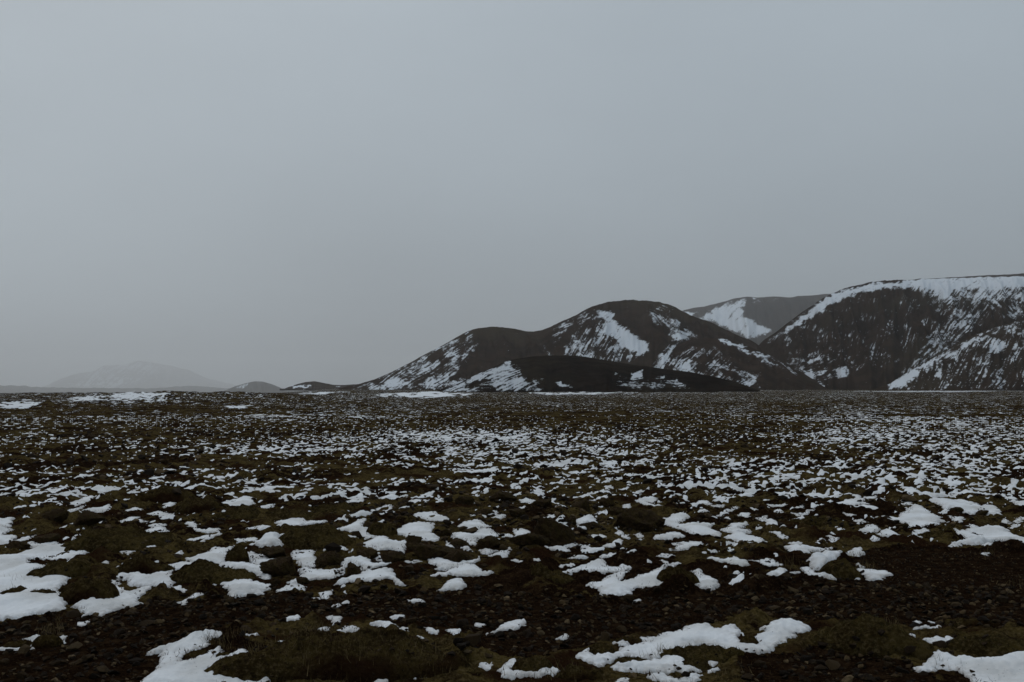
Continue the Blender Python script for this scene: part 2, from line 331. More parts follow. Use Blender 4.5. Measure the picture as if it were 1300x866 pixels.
# ------------------------------------------------------------------ what lies where (pixel outlines of the survey, turned into ground positions)
# snow outlines: crop origin, 4x coordinates
CR = dict(A=(0, 746), B=(325, 746), C=(650, 746), D=(975, 746), E=(0, 626), F=(325, 626), G=(650, 626), H=(975, 626))
SN = """
E0|0,325 90,318 200,285 330,265 375,280 390,300 450,305 400,330 350,350 240,345 140,345 140,375 240,370 180,430 240,436 320,410 395,390 345,440 335,470 275,505 330,530 345,580 310,610 150,632 0,655 -200,660 -200,330
A2|380,100 430,150 520,145 560,125 640,105 715,90 690,85 700,60 765,15 745,5 640,35 540,45 500,40 450,18 495,80 440,85 400,95
A3|100,275 150,262 215,255 205,275 165,300 150,290
A4|300,255 345,280 315,292
A5|0,310 25,305 50,315 160,312 150,322 60,326 0,316
A6|895,85 945,65 985,40 1030,42 985,55 955,70 945,88
A7|390,185 440,178 435,192 400,190
A8|690,520 750,460 800,430 820,350 730,345 770,330 880,300 920,275 1080,240 1115,243 1060,275 1040,310 960,340 905,370 930,390 990,375 1020,350 1110,325 1120,345 1100,375 1140,370 1240,325 1260,350 1280,420 1310,405 1360,405 1385,450 1360,520
A9|1115,-10 1160,35 1175,60 1240,50 1310,30 1370,20 1380,-5 1290,-20 1200,-25 1160,-40 1080,-36
A10|855,10 900,5 940,20 930,35 890,20
A11|560,0 600,0 630,20 600,35
A12|1230,260 1300,240 1310,255 1250,265
B1|0,40 0,10 45,5 40,38
B2|95,25 135,20 150,0 250,0 252,25 200,22 160,25 130,35
B3|315,35 380,28 378,60 350,55 330,50
B4|280,55 330,53 325,64
B5|390,100 420,86 425,95 400,106
B6|440,84 465,70 467,84
B7|775,62 840,58 845,80 785,78
F0|915,500 960,475 988,448 1040,448 1068,480 1040,495 980,500
B8|120,175 160,158 215,150 228,168 190,165 130,180
B9|350,170 390,155 435,148 430,170 440,190 400,195 390,175
B10|395,235 450,220 490,205 525,220 525,248 490,238 400,242
B11|310,222 360,218 362,228 320,230
B12|590,185 640,185 720,205 690,220 770,222 765,235 690,240 640,240 610,252 600,245 630,215
B13|960,222 1000,222 1040,240 1082,270 1050,268 1000,245
B14|865,215 915,225 918,242 880,240
B15|50,325 130,285 200,262 275,248 275,256 210,270 145,300 120,330 60,336
B16|595,500 620,455 700,445 790,430 880,405 930,390 925,400 880,412 850,425 760,445 700,465 640,490
B17|820,470 830,455 885,438 860,458
B18|690,155 740,148 735,160 700,165
B19|1115,190 1165,184 1150,199 1120,201
B20|1165,240 1220,225 1240,205 1300,180 1364,168 1362,195 1330,215 1300,212 1240,224 1180,242
B21|1140,405 1185,398 1200,415 1180,428 1150,415
B22|1225,430 1260,400 1305,380 1340,395 1340,405 1300,410 1280,428 1300,443 1350,425 1410,445 1510,425 1530,440 1500,460 1420,462 1360,450 1300,470 1260,464
B23|450,412 500,405 498,425 470,425
B24|815,265 850,265 845,274 820,273
C2|220,262 245,255 280,240 282,250 262,270 235,270
C3|325,355 390,322 400,330 395,350 420,358 520,352 535,340 560,322 640,300 680,283 640,285 560,300 522,290 560,288 640,275 700,262 800,245 850,230 900,205 960,188 990,190 1010,215 1060,225 1130,205 1160,245 1130,260 1160,290 1230,300 1250,290 1200,285 1195,265 1240,250 1300,240 1270,228 1300,205 1350,185 1410,175 1440,190 1505,200 1490,230 1450,240 1400,270 1340,305 1310,335 1250,345 1140,342 1060,325 980,300 870,320 790,345 740,370 690,370 560,360 540,372 440,408 380,380 330,365
C4|515,412 570,395 600,400 720,385 810,360 880,360 885,400 900,420 950,430 920,440 790,435 770,445 700,445 640,440 520,420
C5|965,358 1000,370 1040,400 1015,408 985,385
C6|995,425 1040,415 1035,430 1005,435
C7|690,470 770,445 800,465 840,475 930,455 958,455 945,470 900,490 800,500 740,485
C8|620,75 650,65 650,75 630,80
C10|530,500 545,478 590,466 585,490
C11|300,462 350,450 350,462 310,468
D2|315,228 360,225 375,215 408,215 408,238 360,238
D3|510,208 550,195 575,197 570,220 540,220
D4|740,218 800,205 870,200 865,208 780,222
D5|775,285 830,285 820,265 850,265 950,270 965,297 880,305 850,295 790,297
D6|965,312 1030,315 1080,302 1100,312 1050,320 990,325
D7|750,420 800,400 830,350 870,337 910,345 930,365 970,385 1000,380 1130,375 1190,345 1300,318 1500,300 1500,560 1100,560 1070,510 1040,480 1000,450 940,430 860,410 850,438 760,432
D8|745,180 770,177 768,190
D9|820,175 850,177 848,186
D10|720,247 740,247 738,257
D11|1095,340 1120,331 1118,346
E1|-120,150 0,140 70,130 60,150 35,185 60,195 0,225 -120,228
E2|-120,236 0,230 50,218 75,225 65,250 55,290 0,300 -120,310
E3|75,250 130,230 170,222 150,240 100,252
E4|130,270 150,255 220,262 250,250 290,262 240,280 180,292
E5|350,55 420,30 470,15 480,25 450,45 380,72
E6|310,105 360,90 430,65 430,75 380,95 330,110
E7|415,95 480,85 550,68 560,80 540,100 500,105 450,100
E8|445,145 500,133 525,135 520,165 500,170 490,150
E9|300,185 350,165 390,155 385,172 320,190
E10|600,155 640,140 670,125 710,140 740,150 700,162 670,172 620,165
E11|620,100 680,80 730,85 720,95 640,105
E12|755,110 800,95 830,105 880,112 860,120 780,122
E13|750,170 800,160 835,162 830,175 770,178
E14|725,200 790,180 850,185 855,200 760,205
E15|705,222 780,212 785,225 730,230
E16|830,60 870,52 895,60 870,72 840,80
E17|915,85 960,65 1000,45 990,65 940,85
E18|1100,65 1150,45 1240,25 1285,28 1290,60 1260,70 1200,78 1150,68
E19|1060,145 1110,132 1140,140 1135,155 1080,150
E20|940,155 990,148 1000,165 990,185 1040,195 1110,188 1115,200 1050,208 1000,200 970,175
E21|900,265 960,245 1040,225 1110,210 1125,212 1060,235 1020,265 950,268
E22|600,298 660,290 675,310 650,315 620,308
E23|645,338 720,330 740,345 680,344
E24|525,358 550,355 565,370 530,373
E25|860,330 920,300 925,320 890,335
E26|940,340 1060,310 1080,285 1140,290 1200,270 1180,290 1150,320 1150,355 1120,370 1060,365 1000,358
E27|1090,375 1150,362 1260,365 1330,380 1330,425 1250,415 1200,400 1130,390
E28|785,420 830,385 920,365 980,362 990,380 930,390 870,400 850,430 920,420 890,450 870,478 700,482 650,470 600,440 620,415 660,430 740,430
E29|560,478 575,455 600,478
E30|1020,445 1060,452 1130,470 1080,476
E31|1255,305 1300,310 1320,350 1290,362 1255,345
E32|1240,185 1310,175 1310,200 1250,197
E33|1195,240 1300,235 1300,250 1210,258
E34|375,235 400,215 425,230 395,240
E35|730,48 775,32 760,50
F1|95,150 140,150 200,125 240,118 245,150 290,145 370,145 340,158 260,165 200,180 130,190 100,195 80,200 0,205 0,175 60,175 90,190 130,178
F3|420,185 480,170 520,140 560,130 550,150 540,175 580,195 625,220 600,235 560,235 500,210 440,195
F4|650,190 720,190 760,165 860,150 900,155 895,200 880,215 930,230 930,248 850,250 800,235 740,220 680,210
F5|540,265 590,245 640,222 665,230 680,255 720,260 755,250 765,270 750,310 700,295 620,300 600,285 555,285
F6|180,300 240,295 300,300 280,320 320,345 340,375 250,380 210,370 220,345 185,340
F7|0,315 40,330 60,345 120,345 40,365 0,370
F8|215,395 260,385 330,400 430,395 400,410 430,425 380,440 280,450 170,468 160,460 215,440 240,420
F9|330,290 400,285 440,278 460,290 445,312 390,300
F10|430,350 480,335 560,340 600,365 680,365 610,385 570,395 540,400 530,375 480,370 450,385 440,420 425,400
F11|400,465 470,435 560,405 640,395 690,400 700,430 740,460 770,470 730,475 680,440 600,450 540,450 470,455 430,475
F12|590,320 620,312 640,335 665,350 640,355 610,340
F13|790,120 840,108 900,98 930,115 985,140 930,148 860,138
F14|605,90 660,62 690,68 690,90 640,97
F15|985,215 1040,205 1060,215 1100,220 1140,195 1200,190 1230,230 1180,240 1130,235 1110,270 1070,270 1080,250 1020,240 1000,235
F16|1020,180 1060,150 1140,140 1160,165 1190,175 1140,190 1100,195 1050,185
F17|1150,105 1220,95 1230,115 1170,118
F18|1130,290 1180,290 1230,300 1180,315 1150,310
F19|1180,325 1230,310 1290,285 1280,330 1230,338
F20|890,430 960,410 1030,380 1090,372 1140,395 1150,410 1205,405 1200,415 1120,430 1070,430 980,425
F21|880,345 940,338 1000,350 1060,355 1140,335 1100,365 1040,380 960,398 910,395 930,375 890,360
F22|965,250 1000,275 1010,300 990,300 975,275
F23|1040,280 1080,285 1100,300 1060,298
F24|760,350 820,340 850,355 790,362
F25|0,395 60,395 75,430 60,445 0,430
F26|0,80 60,65 95,60 90,75 40,88
F27|0,100 100,98 60,108
F28|160,480 200,460 240,470 240,482
F29|270,95 310,80 350,65 355,75 310,95
F30|450,50 500,30 540,28 550,45 500,55
F31|620,30 680,15 720,18 725,30 650,38
F32|770,45 830,38 880,40 850,55 800,60
F33|385,55 440,48 440,58
F34|330,110 370,95 370,110
F35|1200,130 1250,110 1270,120 1240,140
F36|1230,210 1300,215 1300,235 1250,225
F37|550,10 610,5 600,20
G1|10,185 60,190 90,195 85,210 40,215 90,225 90,248 0,245 0,230 20,225
G2|100,245 150,228 180,235 240,262 240,270 180,265
G3|170,275 230,285 290,290 290,305 200,300
G4|240,280 300,262 350,265 300,278
G5|160,130 200,112 230,115 220,130 180,140
G6|35,40 80,38 130,45 130,57 60,55
G7|325,140 360,140 430,138 430,160 380,165 375,190 340,195 330,165
G8|415,110 470,95 500,80 500,105 450,122
G9|30,82 60,68 80,80 60,88
G10|385,218 450,215 480,228 430,235 400,230
G11|525,205 560,200 570,215 550,220
G12|560,225 600,220 595,235 570,235
G13|620,210 655,210 665,230 640,232
G14|680,180 730,175 755,195 740,200 700,190
G15|740,155 800,125 870,105 900,125 860,150 830,160 900,165 950,150 940,165 1000,160 1030,158 1000,185 1060,210 1050,225 1000,222 920,215 870,195 800,175
G16|715,238 760,215 830,205 870,220 850,235 780,245
G17|1025,125 1080,95 1145,70 1145,82 1100,100 1050,125
G18|1060,190 1110,175 1100,160 1200,155 1190,168 1150,185 1220,200 1215,212 1080,205
G19|1080,230 1130,215 1190,220 1280,240 1290,270 1260,285 1200,275 1150,255 1100,240
G20|455,280 490,262 540,245 562,250 555,270 500,282
G21|440,325 480,312 525,308 525,328 460,335
G22|280,335 330,320 395,335 350,340
G23|240,378 290,362 318,362 310,375 260,384
G24|90,355 130,345 150,355 110,362
G25|15,380 70,373 68,385 25,388
G26|0,346 60,350 65,360 0,354
G27|180,440 230,415 330,385 400,360 460,350 475,365 490,385 560,385 590,373 600,385 560,405 500,415 440,420 410,415 340,400 280,420 240,435 265,455 240,465 215,445
G28|385,480 400,468 480,440 560,410 590,405 560,430 545,460 600,450 660,425 690,420 750,395 770,375 850,358 830,370 780,385 770,405 800,430 800,470 770,478 730,490 650,490 610,500 600,525 560,535 460,538 440,500
G29|830,425 860,450 900,455 910,440 940,435 915,405 950,405 1000,435 1040,450 1040,480 1030,498 980,498 910,475 860,465
G30|800,300 860,270 900,255 970,262 975,282 930,290 880,288 820,300
G31|810,260 870,252 880,262 830,272
G32|985,345 1040,335 1070,345 1130,335 1190,355 1195,372 1120,372 1080,355
G33|730,330 790,315 820,322 800,335
G34|755,352 800,356 790,366
G35|630,45 660,30 740,28 720,50 680,50 720,65 760,65 740,75 690,72
G36|800,20 860,8 860,25
G37|890,60 960,45 1000,45 1010,65 950,68
G38|1010,70 1080,65 1075,80 1030,78
G39|1140,120 1180,105 1210,110 1200,130 1160,128
G40|1245,130 1300,118 1300,150 1260,145
G41|1130,20 1200,8 1230,18 1180,28
G42|1195,345 1255,348 1300,338 1330,345 1362,368 1340,374 1290,372 1250,353
G43|930,100 990,90 1000,100 960,107
G44|380,45 430,35 410,50
G45|560,70 600,58 600,80 570,88
G46|1060,130 1100,125 1110,136
H2|-10,418 40,400 70,388 95,400 90,420 110,440 85,450 50,435 20,440
H3|120,412 150,405 165,412 150,422 130,422
H4|90,285 140,280 180,285 330,290 310,302 220,305 215,320 160,318 110,308
H5|105,260 165,255 170,270 140,275
H7|395,312 440,290 465,283 490,315 450,332
H8|165,395 220,395 250,420 300,410 355,435 350,448 280,435 230,435
H9|455,385 500,395 570,405 605,400 632,420 570,440 510,450 500,430 470,410
H10|455,370 475,362 485,380 470,385
H11|440,425 460,420 465,440 450,445
H12|470,190 500,172 550,170 565,190 540,205 480,208
H13|550,208 600,200 660,210 685,230 590,228
H14|510,235 545,225 570,245 530,245
H15|695,240 740,205 820,197 838,212 830,232 780,232 740,240
H16|550,130 600,122 660,135 700,95 740,65 790,80 830,110 870,125 880,145 850,160 900,165 830,170 760,178 710,182 700,160 640,145 600,138
H17|815,50 870,40 980,38 1050,55 1080,75 1130,65 1180,85 1165,120 1130,125 1090,95 1060,80 1060,110 1000,112 960,85 930,80 900,90 860,60
H18|920,125 990,125 990,155 950,155
H19|905,190 960,188 965,200 915,201
H20|935,212 1000,195 1080,185 1120,165 1150,190 1220,195 1230,215 1290,235 1400,245 1400,280 1260,275 1240,245 1130,260 1060,270 1020,270 920,275 950,258 1060,245 1020,240 960,225
H21|1220,180 1250,165 1300,165 1380,175 1380,192 1240,188
H22|1180,145 1210,138 1240,155 1215,165
H23|1250,145 1280,128 1380,130 1380,150 1265,155
H24|1000,170 1040,165 1060,175 1020,180
H25|310,225 360,230 350,250 325,255
H26|235,250 290,245 300,262 250,268
H27|15,200 60,205 95,230 80,240 50,225
H28|110,145 170,130 215,140 200,155 150,155
H29|110,100 150,108 200,100 240,82 230,95 180,120 150,122
H30|325,60 430,35 480,45 510,60 400,66
H31|345,85 450,70 500,68 580,85 560,92 420,86
H32|0,65 100,65 110,75 20,76
H33|140,78 180,68 180,82 150,85
H34|30,100 60,85 75,100 50,108
H35|-10,140 40,145 50,158 55,168 0,170 -10,160
H36|170,25 220,12 300,18 290,30 200,32
H37|490,25 550,18 550,30 500,35
H38|645,50 700,40 740,55 700,68 660,65
H39|775,15 820,0 870,5 940,20 960,0 970,25 850,28
H40|380,165 415,162 410,178 390,178
H41|435,145 480,138 500,155 460,158
H42|555,35 580,30 600,50 570,55
H43|1230,45 1290,45 1390,60 1390,75 1270,72
H44|1130,10 1200,5 1220,20 1170,22
H45|650,5 700,0 730,10 690,18
H46|1095,305 1120,303 1118,320 1100,320
H47|380,105 420,112 455,120 430,125 400,118
H48|630,178 655,175 650,188
"""
SNOWP = {}
for ln in SN.strip().splitlines():
    k, pts = ln.split('|')
    ox, oy = CR[k[0]]
    SNOWP[k] = [(ox + float(a) / 4, oy + float(b) / 4) for a, b in (p.split(',') for p in pts.split())]

GRAVEL = [
 [(-120, 792), (0, 792), (80, 783), (110, 776), (150, 772), (215, 765), (300, 760), (420, 757), (500, 752), (560, 752), (650, 750), (720, 760), (800, 765), (860, 755), (960, 752), (1010, 745), (1060, 735), (1080, 715), (1095, 700), (1150, 695), (1230, 698), (1300, 703), (1450, 703), (1450, 800), (1300, 800), (1210, 800), (1160, 798), (1080, 795), (1020, 790), (960, 785), (920, 790), (860, 800), (780, 815), (740, 825), (700, 838), (600, 835), (600, 815), (570, 800), (520, 795), (440, 785), (370, 785), (330, 795), (290, 800), (230, 815), (200, 830), (205, 850), (170, 1000), (-220, 1000)],
 [(940, 842), (1040, 822), (1100, 835), (1160, 845), (1200, 860), (1230, 1000), (940, 1000)],
]
TONGUE = [(1085, 722), (1100, 700), (1150, 695), (1230, 698), (1450, 705), (1450, 745), (1200, 745), (1120, 742)]   # fine black ash

def base_relief(x, y):
    r = np.hypot(x, y)
    z = 0.05 * noise(x * 0.35, y * 0.35, 3) * sstep(2, 6, r) + 0.02 * noise(x * 1.1, y * 1.1, 5)
    z = z + 0.18 * noise(x * 0.06, y * 0.06, 9) * sstep(14, 40, r)
    return z

def unproj_ground(px, py):
    px = np.asarray(px, float); py = np.asarray(py, float)
    z = np.zeros(px.shape)
    for _ in range(4):
        x, y = unproject(px, py, z); z = base_relief(x, y)
    return x, y

def world_poly(P):
    x, y = unproj_ground([p[0] for p in P], [p[1] for p in P])
    return list(zip(x.tolist(), y.tolist()))

SNOWW = {k: world_poly(P) for k, P in SNOWP.items()}
GRAVW = [world_poly(P) for P in GRAVEL]
TONGW = world_poly(TONGUE)

# snow coverage of the plain beyond the near field: (x, y, half width, half height, change)
COV = [(550, 553, 105, 5, .20), (700, 574, 140, 6, .16), (480, 580, 190, 16, .06), (740, 592, 110, 4, .16), (1180, 560, 160, 28, .12),
       (950, 605, 160, 22, .10), (1200, 605, 120, 25, .12), (200, 590, 240, 8, -.18), (200, 546, 220, 9, -.16), (100, 523, 220, 6, -.14),
       (780, 540, 320, 6, -.12), (70, 572, 150, 9, -.10), (490, 605, 100, 8, -.28), (1000, 575, 130, 9, -.12), (650, 530, 260, 5, -.16),
       (540, 502, 46, 2.4, .9), (735, 500, 45, 1.0, .55), (178, 509, 30, 2.8, 1.0), (24, 516, 24, 2.6, .8), (118, 511, 20, 1.6, .8),
       (1180, 497.5, 90, .7, .35), (415, 500, 28, 1.6, .7), (305, 518, 14, 1.2, .8), (400, 528, 120, 3, .22), (620, 560, 200, 5, .15),
       (130, 630, 150, 8, .08), (350, 600, 120, 8, .08), (640, 612, 120, 5, .1), (330, 570, 120, 4, .2)]

def coverage(px, py):
    c = 0.265 + 0.035 * sstep(520, 556, py) + 0.04 * sstep(585, 620, py)
    c = c + 0.10 * noise(px / 170.0, py / 14.0, 21) + 0.10 * noise(px / 70.0, py / 6.0, 22)
    c = np.broadcast_to(c, px.shape).copy()
    for cx, cy, rx, ry, d in COV:
        q = ((px - cx) / rx) ** 2 + ((py - cy) / ry) ** 2 + (2.2 * noise(px / 13, py / 1.3, int(cx)) * 1.6 + 2.2 * noise(px / 4, py / .7, int(cx) + 1)) * (d > .45)
        q = np.maximum(q, 0)
        c += d * np.exp(-q * q * 0.7)
    # a faint wheel track holding snow
    tl = np.abs(py - (601 - (px - 580) * 0.058)) < 1.6
    c[tl & (px > 575) & (px < 800)] += .28
    return c

# ------------------------------------------------------------------ the ground sheet (polar grid round the viewpoint)
th_f = np.linspace(-31.5, 31.5, 620)
th = np.radians(np.concatenate([np.linspace(-180, -33, 44), th_f, np.linspace(33, 180, 44)]))
rs = [0.05, 0.6, 1.4, 2.2, 3.0, 3.6, 4.1, 4.5]
r_ = 4.6
while r_ < 26000:
    rs.append(r_)
    r_ += min(max(.0052 * r_, .022), .20) if r_ < 62 else min(.0028 * r_ + .0, 1e9) * (1 if r_ < 120 else (2 if r_ < 300 else 8))
rs.append(26000.0)
rs = np.array(rs)
R_, T_ = np.meshgrid(rs, th, indexing='ij')
GX, GY = R_ * np.sin(T_), R_ * np.cos(T_)
PX, PY = project(GX, GY, 0.0)
PX = np.where(GY < 0.5, -9999, PX); PY = np.where(GY < 0.5, 9999, PY)

def warp_x(x, y):
    return 0.026 * noise(x * 7, y * 5, 31) + 0.018 * noise(x * 21, y * 12, 32) + 0.008 * noise(x * 55, y * 26, 35)
def warp_y(x, y):
    k = np.clip(np.hypot(x, y) / 8.0, 0.6, 1.8)
    return k * (0.08 * noise(x * 7, y * 5, 33) + 0.06 * noise(x * 21, y * 12, 34) + 0.03 * noise(x * 55, y * 26, 36))
near = (R_ < 19) & (np.abs(T_) < 0.62)
snow_sd = np.full(R_.shape, -9.0)
wx = GX + warp_x(GX, GY)
wy = GY + warp_y(GX, GY)

def apply_polys(dst, polys, pad):
    for P in polys:
        xs = [p[0] for p in P]; ys = [p[1] for p in P]
        m = near & (wx > min(xs) - pad) & (wx < max(xs) + pad) & (wy > min(ys) - pad) & (wy < max(ys) + pad)
        idx = np.nonzero(m)
        if len(idx[0]) == 0: continue
        dst[idx] = np.maximum(dst[idx], poly_sdf(wx[idx], wy[idx], P))

apply_polys(snow_sd, SNOWW.values(), 0.3)
snow_sd = snow_sd + 0.015
grav_sd = np.full(R_.shape, -9.0); apply_polys(grav_sd, GRAVW, 0.8)
tong_sd = np.full(R_.shape, -9.0); apply_polys(tong_sd, [TONGW], 0.5)

gravel = sstep(-0.06, 0.10, grav_sd + 0.10 * noise(GX * 3, GY * 3, 41))
lump = np.abs(noise(GX * 1.9, GY * 1.5, 51)) * 1.5 + 0.55 * np.abs(noise(GX * 4.7, GY * 4.1, 52)) + 0.25 * noise(GX * 12, GY * 12, 53) + 0.22 * np.clip(np.abs(noise(GX * 7.3, GY * 6.1, 55)) * 2 - 0.1, 0, 1) * (1 - sstep(20, 35, R_))
amp = 0.105 * sstep(4.5, 7, R_) * (1 - 0.4 * sstep(25, 60, R_)) * (1 - 0.8 * sstep(100, 300, R_))
amp = amp * (0.55 + 0.9 * np.clip(0.5 + noise(GX * 0.45, GY * 0.45, 54), 0, 1))
amp = amp * (1 - 0.86 * gravel) * (1 - 0.35 * np.exp(-((PX - 640) / 190) ** 2 - ((PY - 672) / 34) ** 2))
free = sstep(-0.02, -0.16, snow_sd) * 0.92 + 0.08
fine_ = 0.030 * np.abs(noise(GX * 13, GY * 13, 61)) + 0.009 * noise(GX * 41, GY * 41, 62)
GZ = base_relief(GX, GY) + amp * lump * free + fine_ * np.where(R_ < 25, 1, 0.4) * (1 - 0.6 * gravel)
# rough lava edge far off on the plain
q = np.exp(-((PX - 250) / 190) ** 2) * np.exp(-((R_ - 150) / 55) ** 2)
GZ += q * (0.30 * np.abs(noise(GX * 0.13, GY * 0.11, 71)) + 0.35 * noise(GX * .5, GY * .5, 72) + 0.2 * noise(GX * 1.3, GY * 1.3, 76))
GZ += sstep(110, 260, R_) * (1 - sstep(520, 900, R_)) * (0.42 * np.abs(noise(GX * 0.06, GY * 0.035, 77)) * 1.6 + 0.22 * noise(GX * .2, GY * .1, 78)) * (GY > .5)
q = np.exp(-((PX - 215) / 24) ** 2) * np.exp(-((R_ - 118) / 7) ** 2)
GZ += q * (0.30 + 0.4 * noise(GX * .9, GY * .9, 73))
q = np.exp(-((PX - 60) / 14) ** 2) * np.exp(-((R_ - 92) / 4) ** 2); GZ += q * 0.55
q = np.exp(-((PX - 445) / 35) ** 2) * np.exp(-((R_ - 190) / 25) ** 2); GZ += q * (.5 + .7 * noise(GX * .4, GY * .4, 74))

left = 1 - sstep(300, 430, PX)
q = left * np.exp(-((R_ - 165) / 45) ** 2)
GZ += q * (0.75 + 0.25 * noise(PX / 40, PX * 0, 75))
GZ -= left * sstep(260, 5000, R_) ** 0.6 * 44 * (GY > 0.5)
moss = 0.5 + 0.9 * noise(GX * 0.55, GY * 0.4, 81) + 0.5 * noise(GX * 2.2, GY * 1.9, 82) + 0.12
moss = np.clip(moss, 0, 1) * (1 - gravel) + gravel * 0.12
moss = moss * (1 - sstep(-0.05, 0.1, tong_sd))
cov = coverage(PX, PY)
far_cov = np.where(R_ > 66, cov + 0.07, -1.5 + 0 * cov)
bl = sstep(60, 66, R_ + 7 * noise(GX * .22, GY * .22, 99))
far_cov = -1.5 * (1 - bl) + (cov + 0.02) * bl
far_cov = np.where(GY < 0.5, 0.3 * sstep(10, 30, R_) - 1 * (R_ < 10), far_cov)

verts = np.stack([GX, GY, GZ], -1).reshape(-1, 3)
nr, nc = R_.shape
ground = link("ground", mesh_np("ground", verts, grid_faces(nr, nc), GROUND_M, True, {"moss": moss.ravel(), "snow_cover": far_cov.ravel()}))
tag(ground, "dark mossy lava plain of soil and loose stones running to the hills", "lava field", kind="structure")

def gz(x, y):
    x = np.asarray(x, float); y = np.asarray(y, float)
    r = np.hypot(x, y); t = np.arctan2(x, y)
    i = np.clip(np.searchsorted(rs, r) - 1, 0, nr - 2); j = np.clip(np.searchsorted(th, t) - 1, 0, nc - 2)
    a = np.clip((r - rs[i]) / (rs[i + 1] - rs[i]), 0, 1); b = np.clip((t - th[j]) / (th[j + 1] - th[j]), 0, 1)
    return (GZ[i, j] * (1 - b) + GZ[i, j + 1] * b) * (1 - a) + (GZ[i + 1, j] * (1 - b) + GZ[i + 1, j + 1] * b) * a

def field(A, x, y):
    r = np.hypot(x, y); t = np.arctan2(x, y)
    i = np.clip(np.searchsorted(rs, r) - 1, 0, nr - 1); j = np.clip(np.searchsorted(th, t) - 1, 0, nc - 1)
    return A[i, j]

# ------------------------------------------------------------------ moss mounds
# centre x, front base y, width px, height px, mat, label
MOUNDS = [
 (1068, 736, 54, 24, 'M', "snow capped moss mound at the edge of the black ash patch", "s"),
 (403, 699, 92, 27, 'M', "broad rounded green moss mound behind the brown broken boulders", ""),
 (483, 682, 38, 20, 'M', "small moss mound wedged between two thick snow tongues", ""),
 (75, 736, 66, 22, 'M', "flat moss mound surrounded by the widest snow drift", ""),
 (112, 769, 72, 36, 'H', "tall mossy ridge at the end of the widest snow drift", ""),
 (272, 744, 112, 24, 'M', "long low moss ridge between two snow strips near the rocks", ""),
 (302, 717, 30, 24, 'H', "round dark moss hump beside the pale fractured boulder", ""),
 (150, 702, 130, 24, 'M', "wide mossy bank above the widest snow drift", ""),
 (185, 731, 62, 18, 'H', "low brown moss swelling between small snow scraps", ""),
 (765, 835, 34, 19, 'M', "small round moss cushion at the tip of the long curved drift", ""),
 (61, 823, 36, 18, 'H', "grass topped hump on the gravel with snow on both flanks", ""),
 (24, 824, 36, 10, 'H', "very low dark hump on the gravel beside a thin snow line", ""),
 (440, 868, 330, 60, 'H', "large dark heather and grass mound along the bottom edge", ""),
 (1105, 838, 150, 36, 'M', "broad green moss mound by the stony slope", ""),
 (1268, 840, 110, 30, 'M', "moss bank directly above the corner snow drift", ""),
 (1236, 800, 62, 14, 'H', "faded olive moss hump on the open gravel", ""),
 (888, 843, 110, 22, 'M', "crooked moss ridge below the long curved drift", ""),
 (884, 852, 34, 17, 'M', "small moss cushion enclosed by thin snow strips", ""),
 (676, 858, 52, 22, 'M', "moss hump between two snow scraps at the bottom edge", ""),
 (735, 866, 60, 20, 'H', "dark heather hump left of the bottom snow strips".replace(" left of", " beside"), ""),
 (802, 848, 44, 12, 'M', "thin moss back rising between parallel snow strips", ""),
 (862, 746, 56, 30, 'H', "dark heather hump splitting two bright snow tongues", ""),
 (700, 744, 60, 20, 'M', "moss patch in the bend of the hook shaped snow tongue", ""),
 (1150, 740, 0, 0, 'M', "", ""),
 (425, 653, 60, 12, 'M', "low green moss back beyond the broad rounded mound", ""),
 (370, 661, 56, 13, 'M', "pale olive moss swelling beside thin snow streaks", ""),
 (210, 640, 70, 18, 'H', "dark heather bank far up the slope with snow along its foot", ""),
 (255, 655, 60, 20, 'H', "dark hump under the undercut snow cornice", ""),
 (1190, 686, 44, 10, 'M', "moss strip between two rounded snow caps and the ash", ""),
 (1045, 672, 70, 14, 'M', "long mossy hump with thin snow above it", ""),
 (300, 664, 60, 14, 'M', "small mossy rise behind a bowed snow crescent", ""),
 (20, 757, 30, 10, 'H', "low dark scrap of heath breaking through the widest drift", ""),
 (52, 760, 34, 10, 'H', "brown slanting heath strip breaking through the widest drift", ""),
 (800, 820, 34, 8, 'H', "dark sliver of ground inside the long curved drift", ""),
 (952, 822, 26, 14, 'H', "twiggy heather clump sunk in the long curved drift", ""),
 (250, 838, 34, 10, 'H', "dark heath sliver in the big bottom snow drift", ""),
 (285, 840, 24, 10, 'M', "mossy tip pressing into the big bottom snow drift", ""),
]
mound_info = []
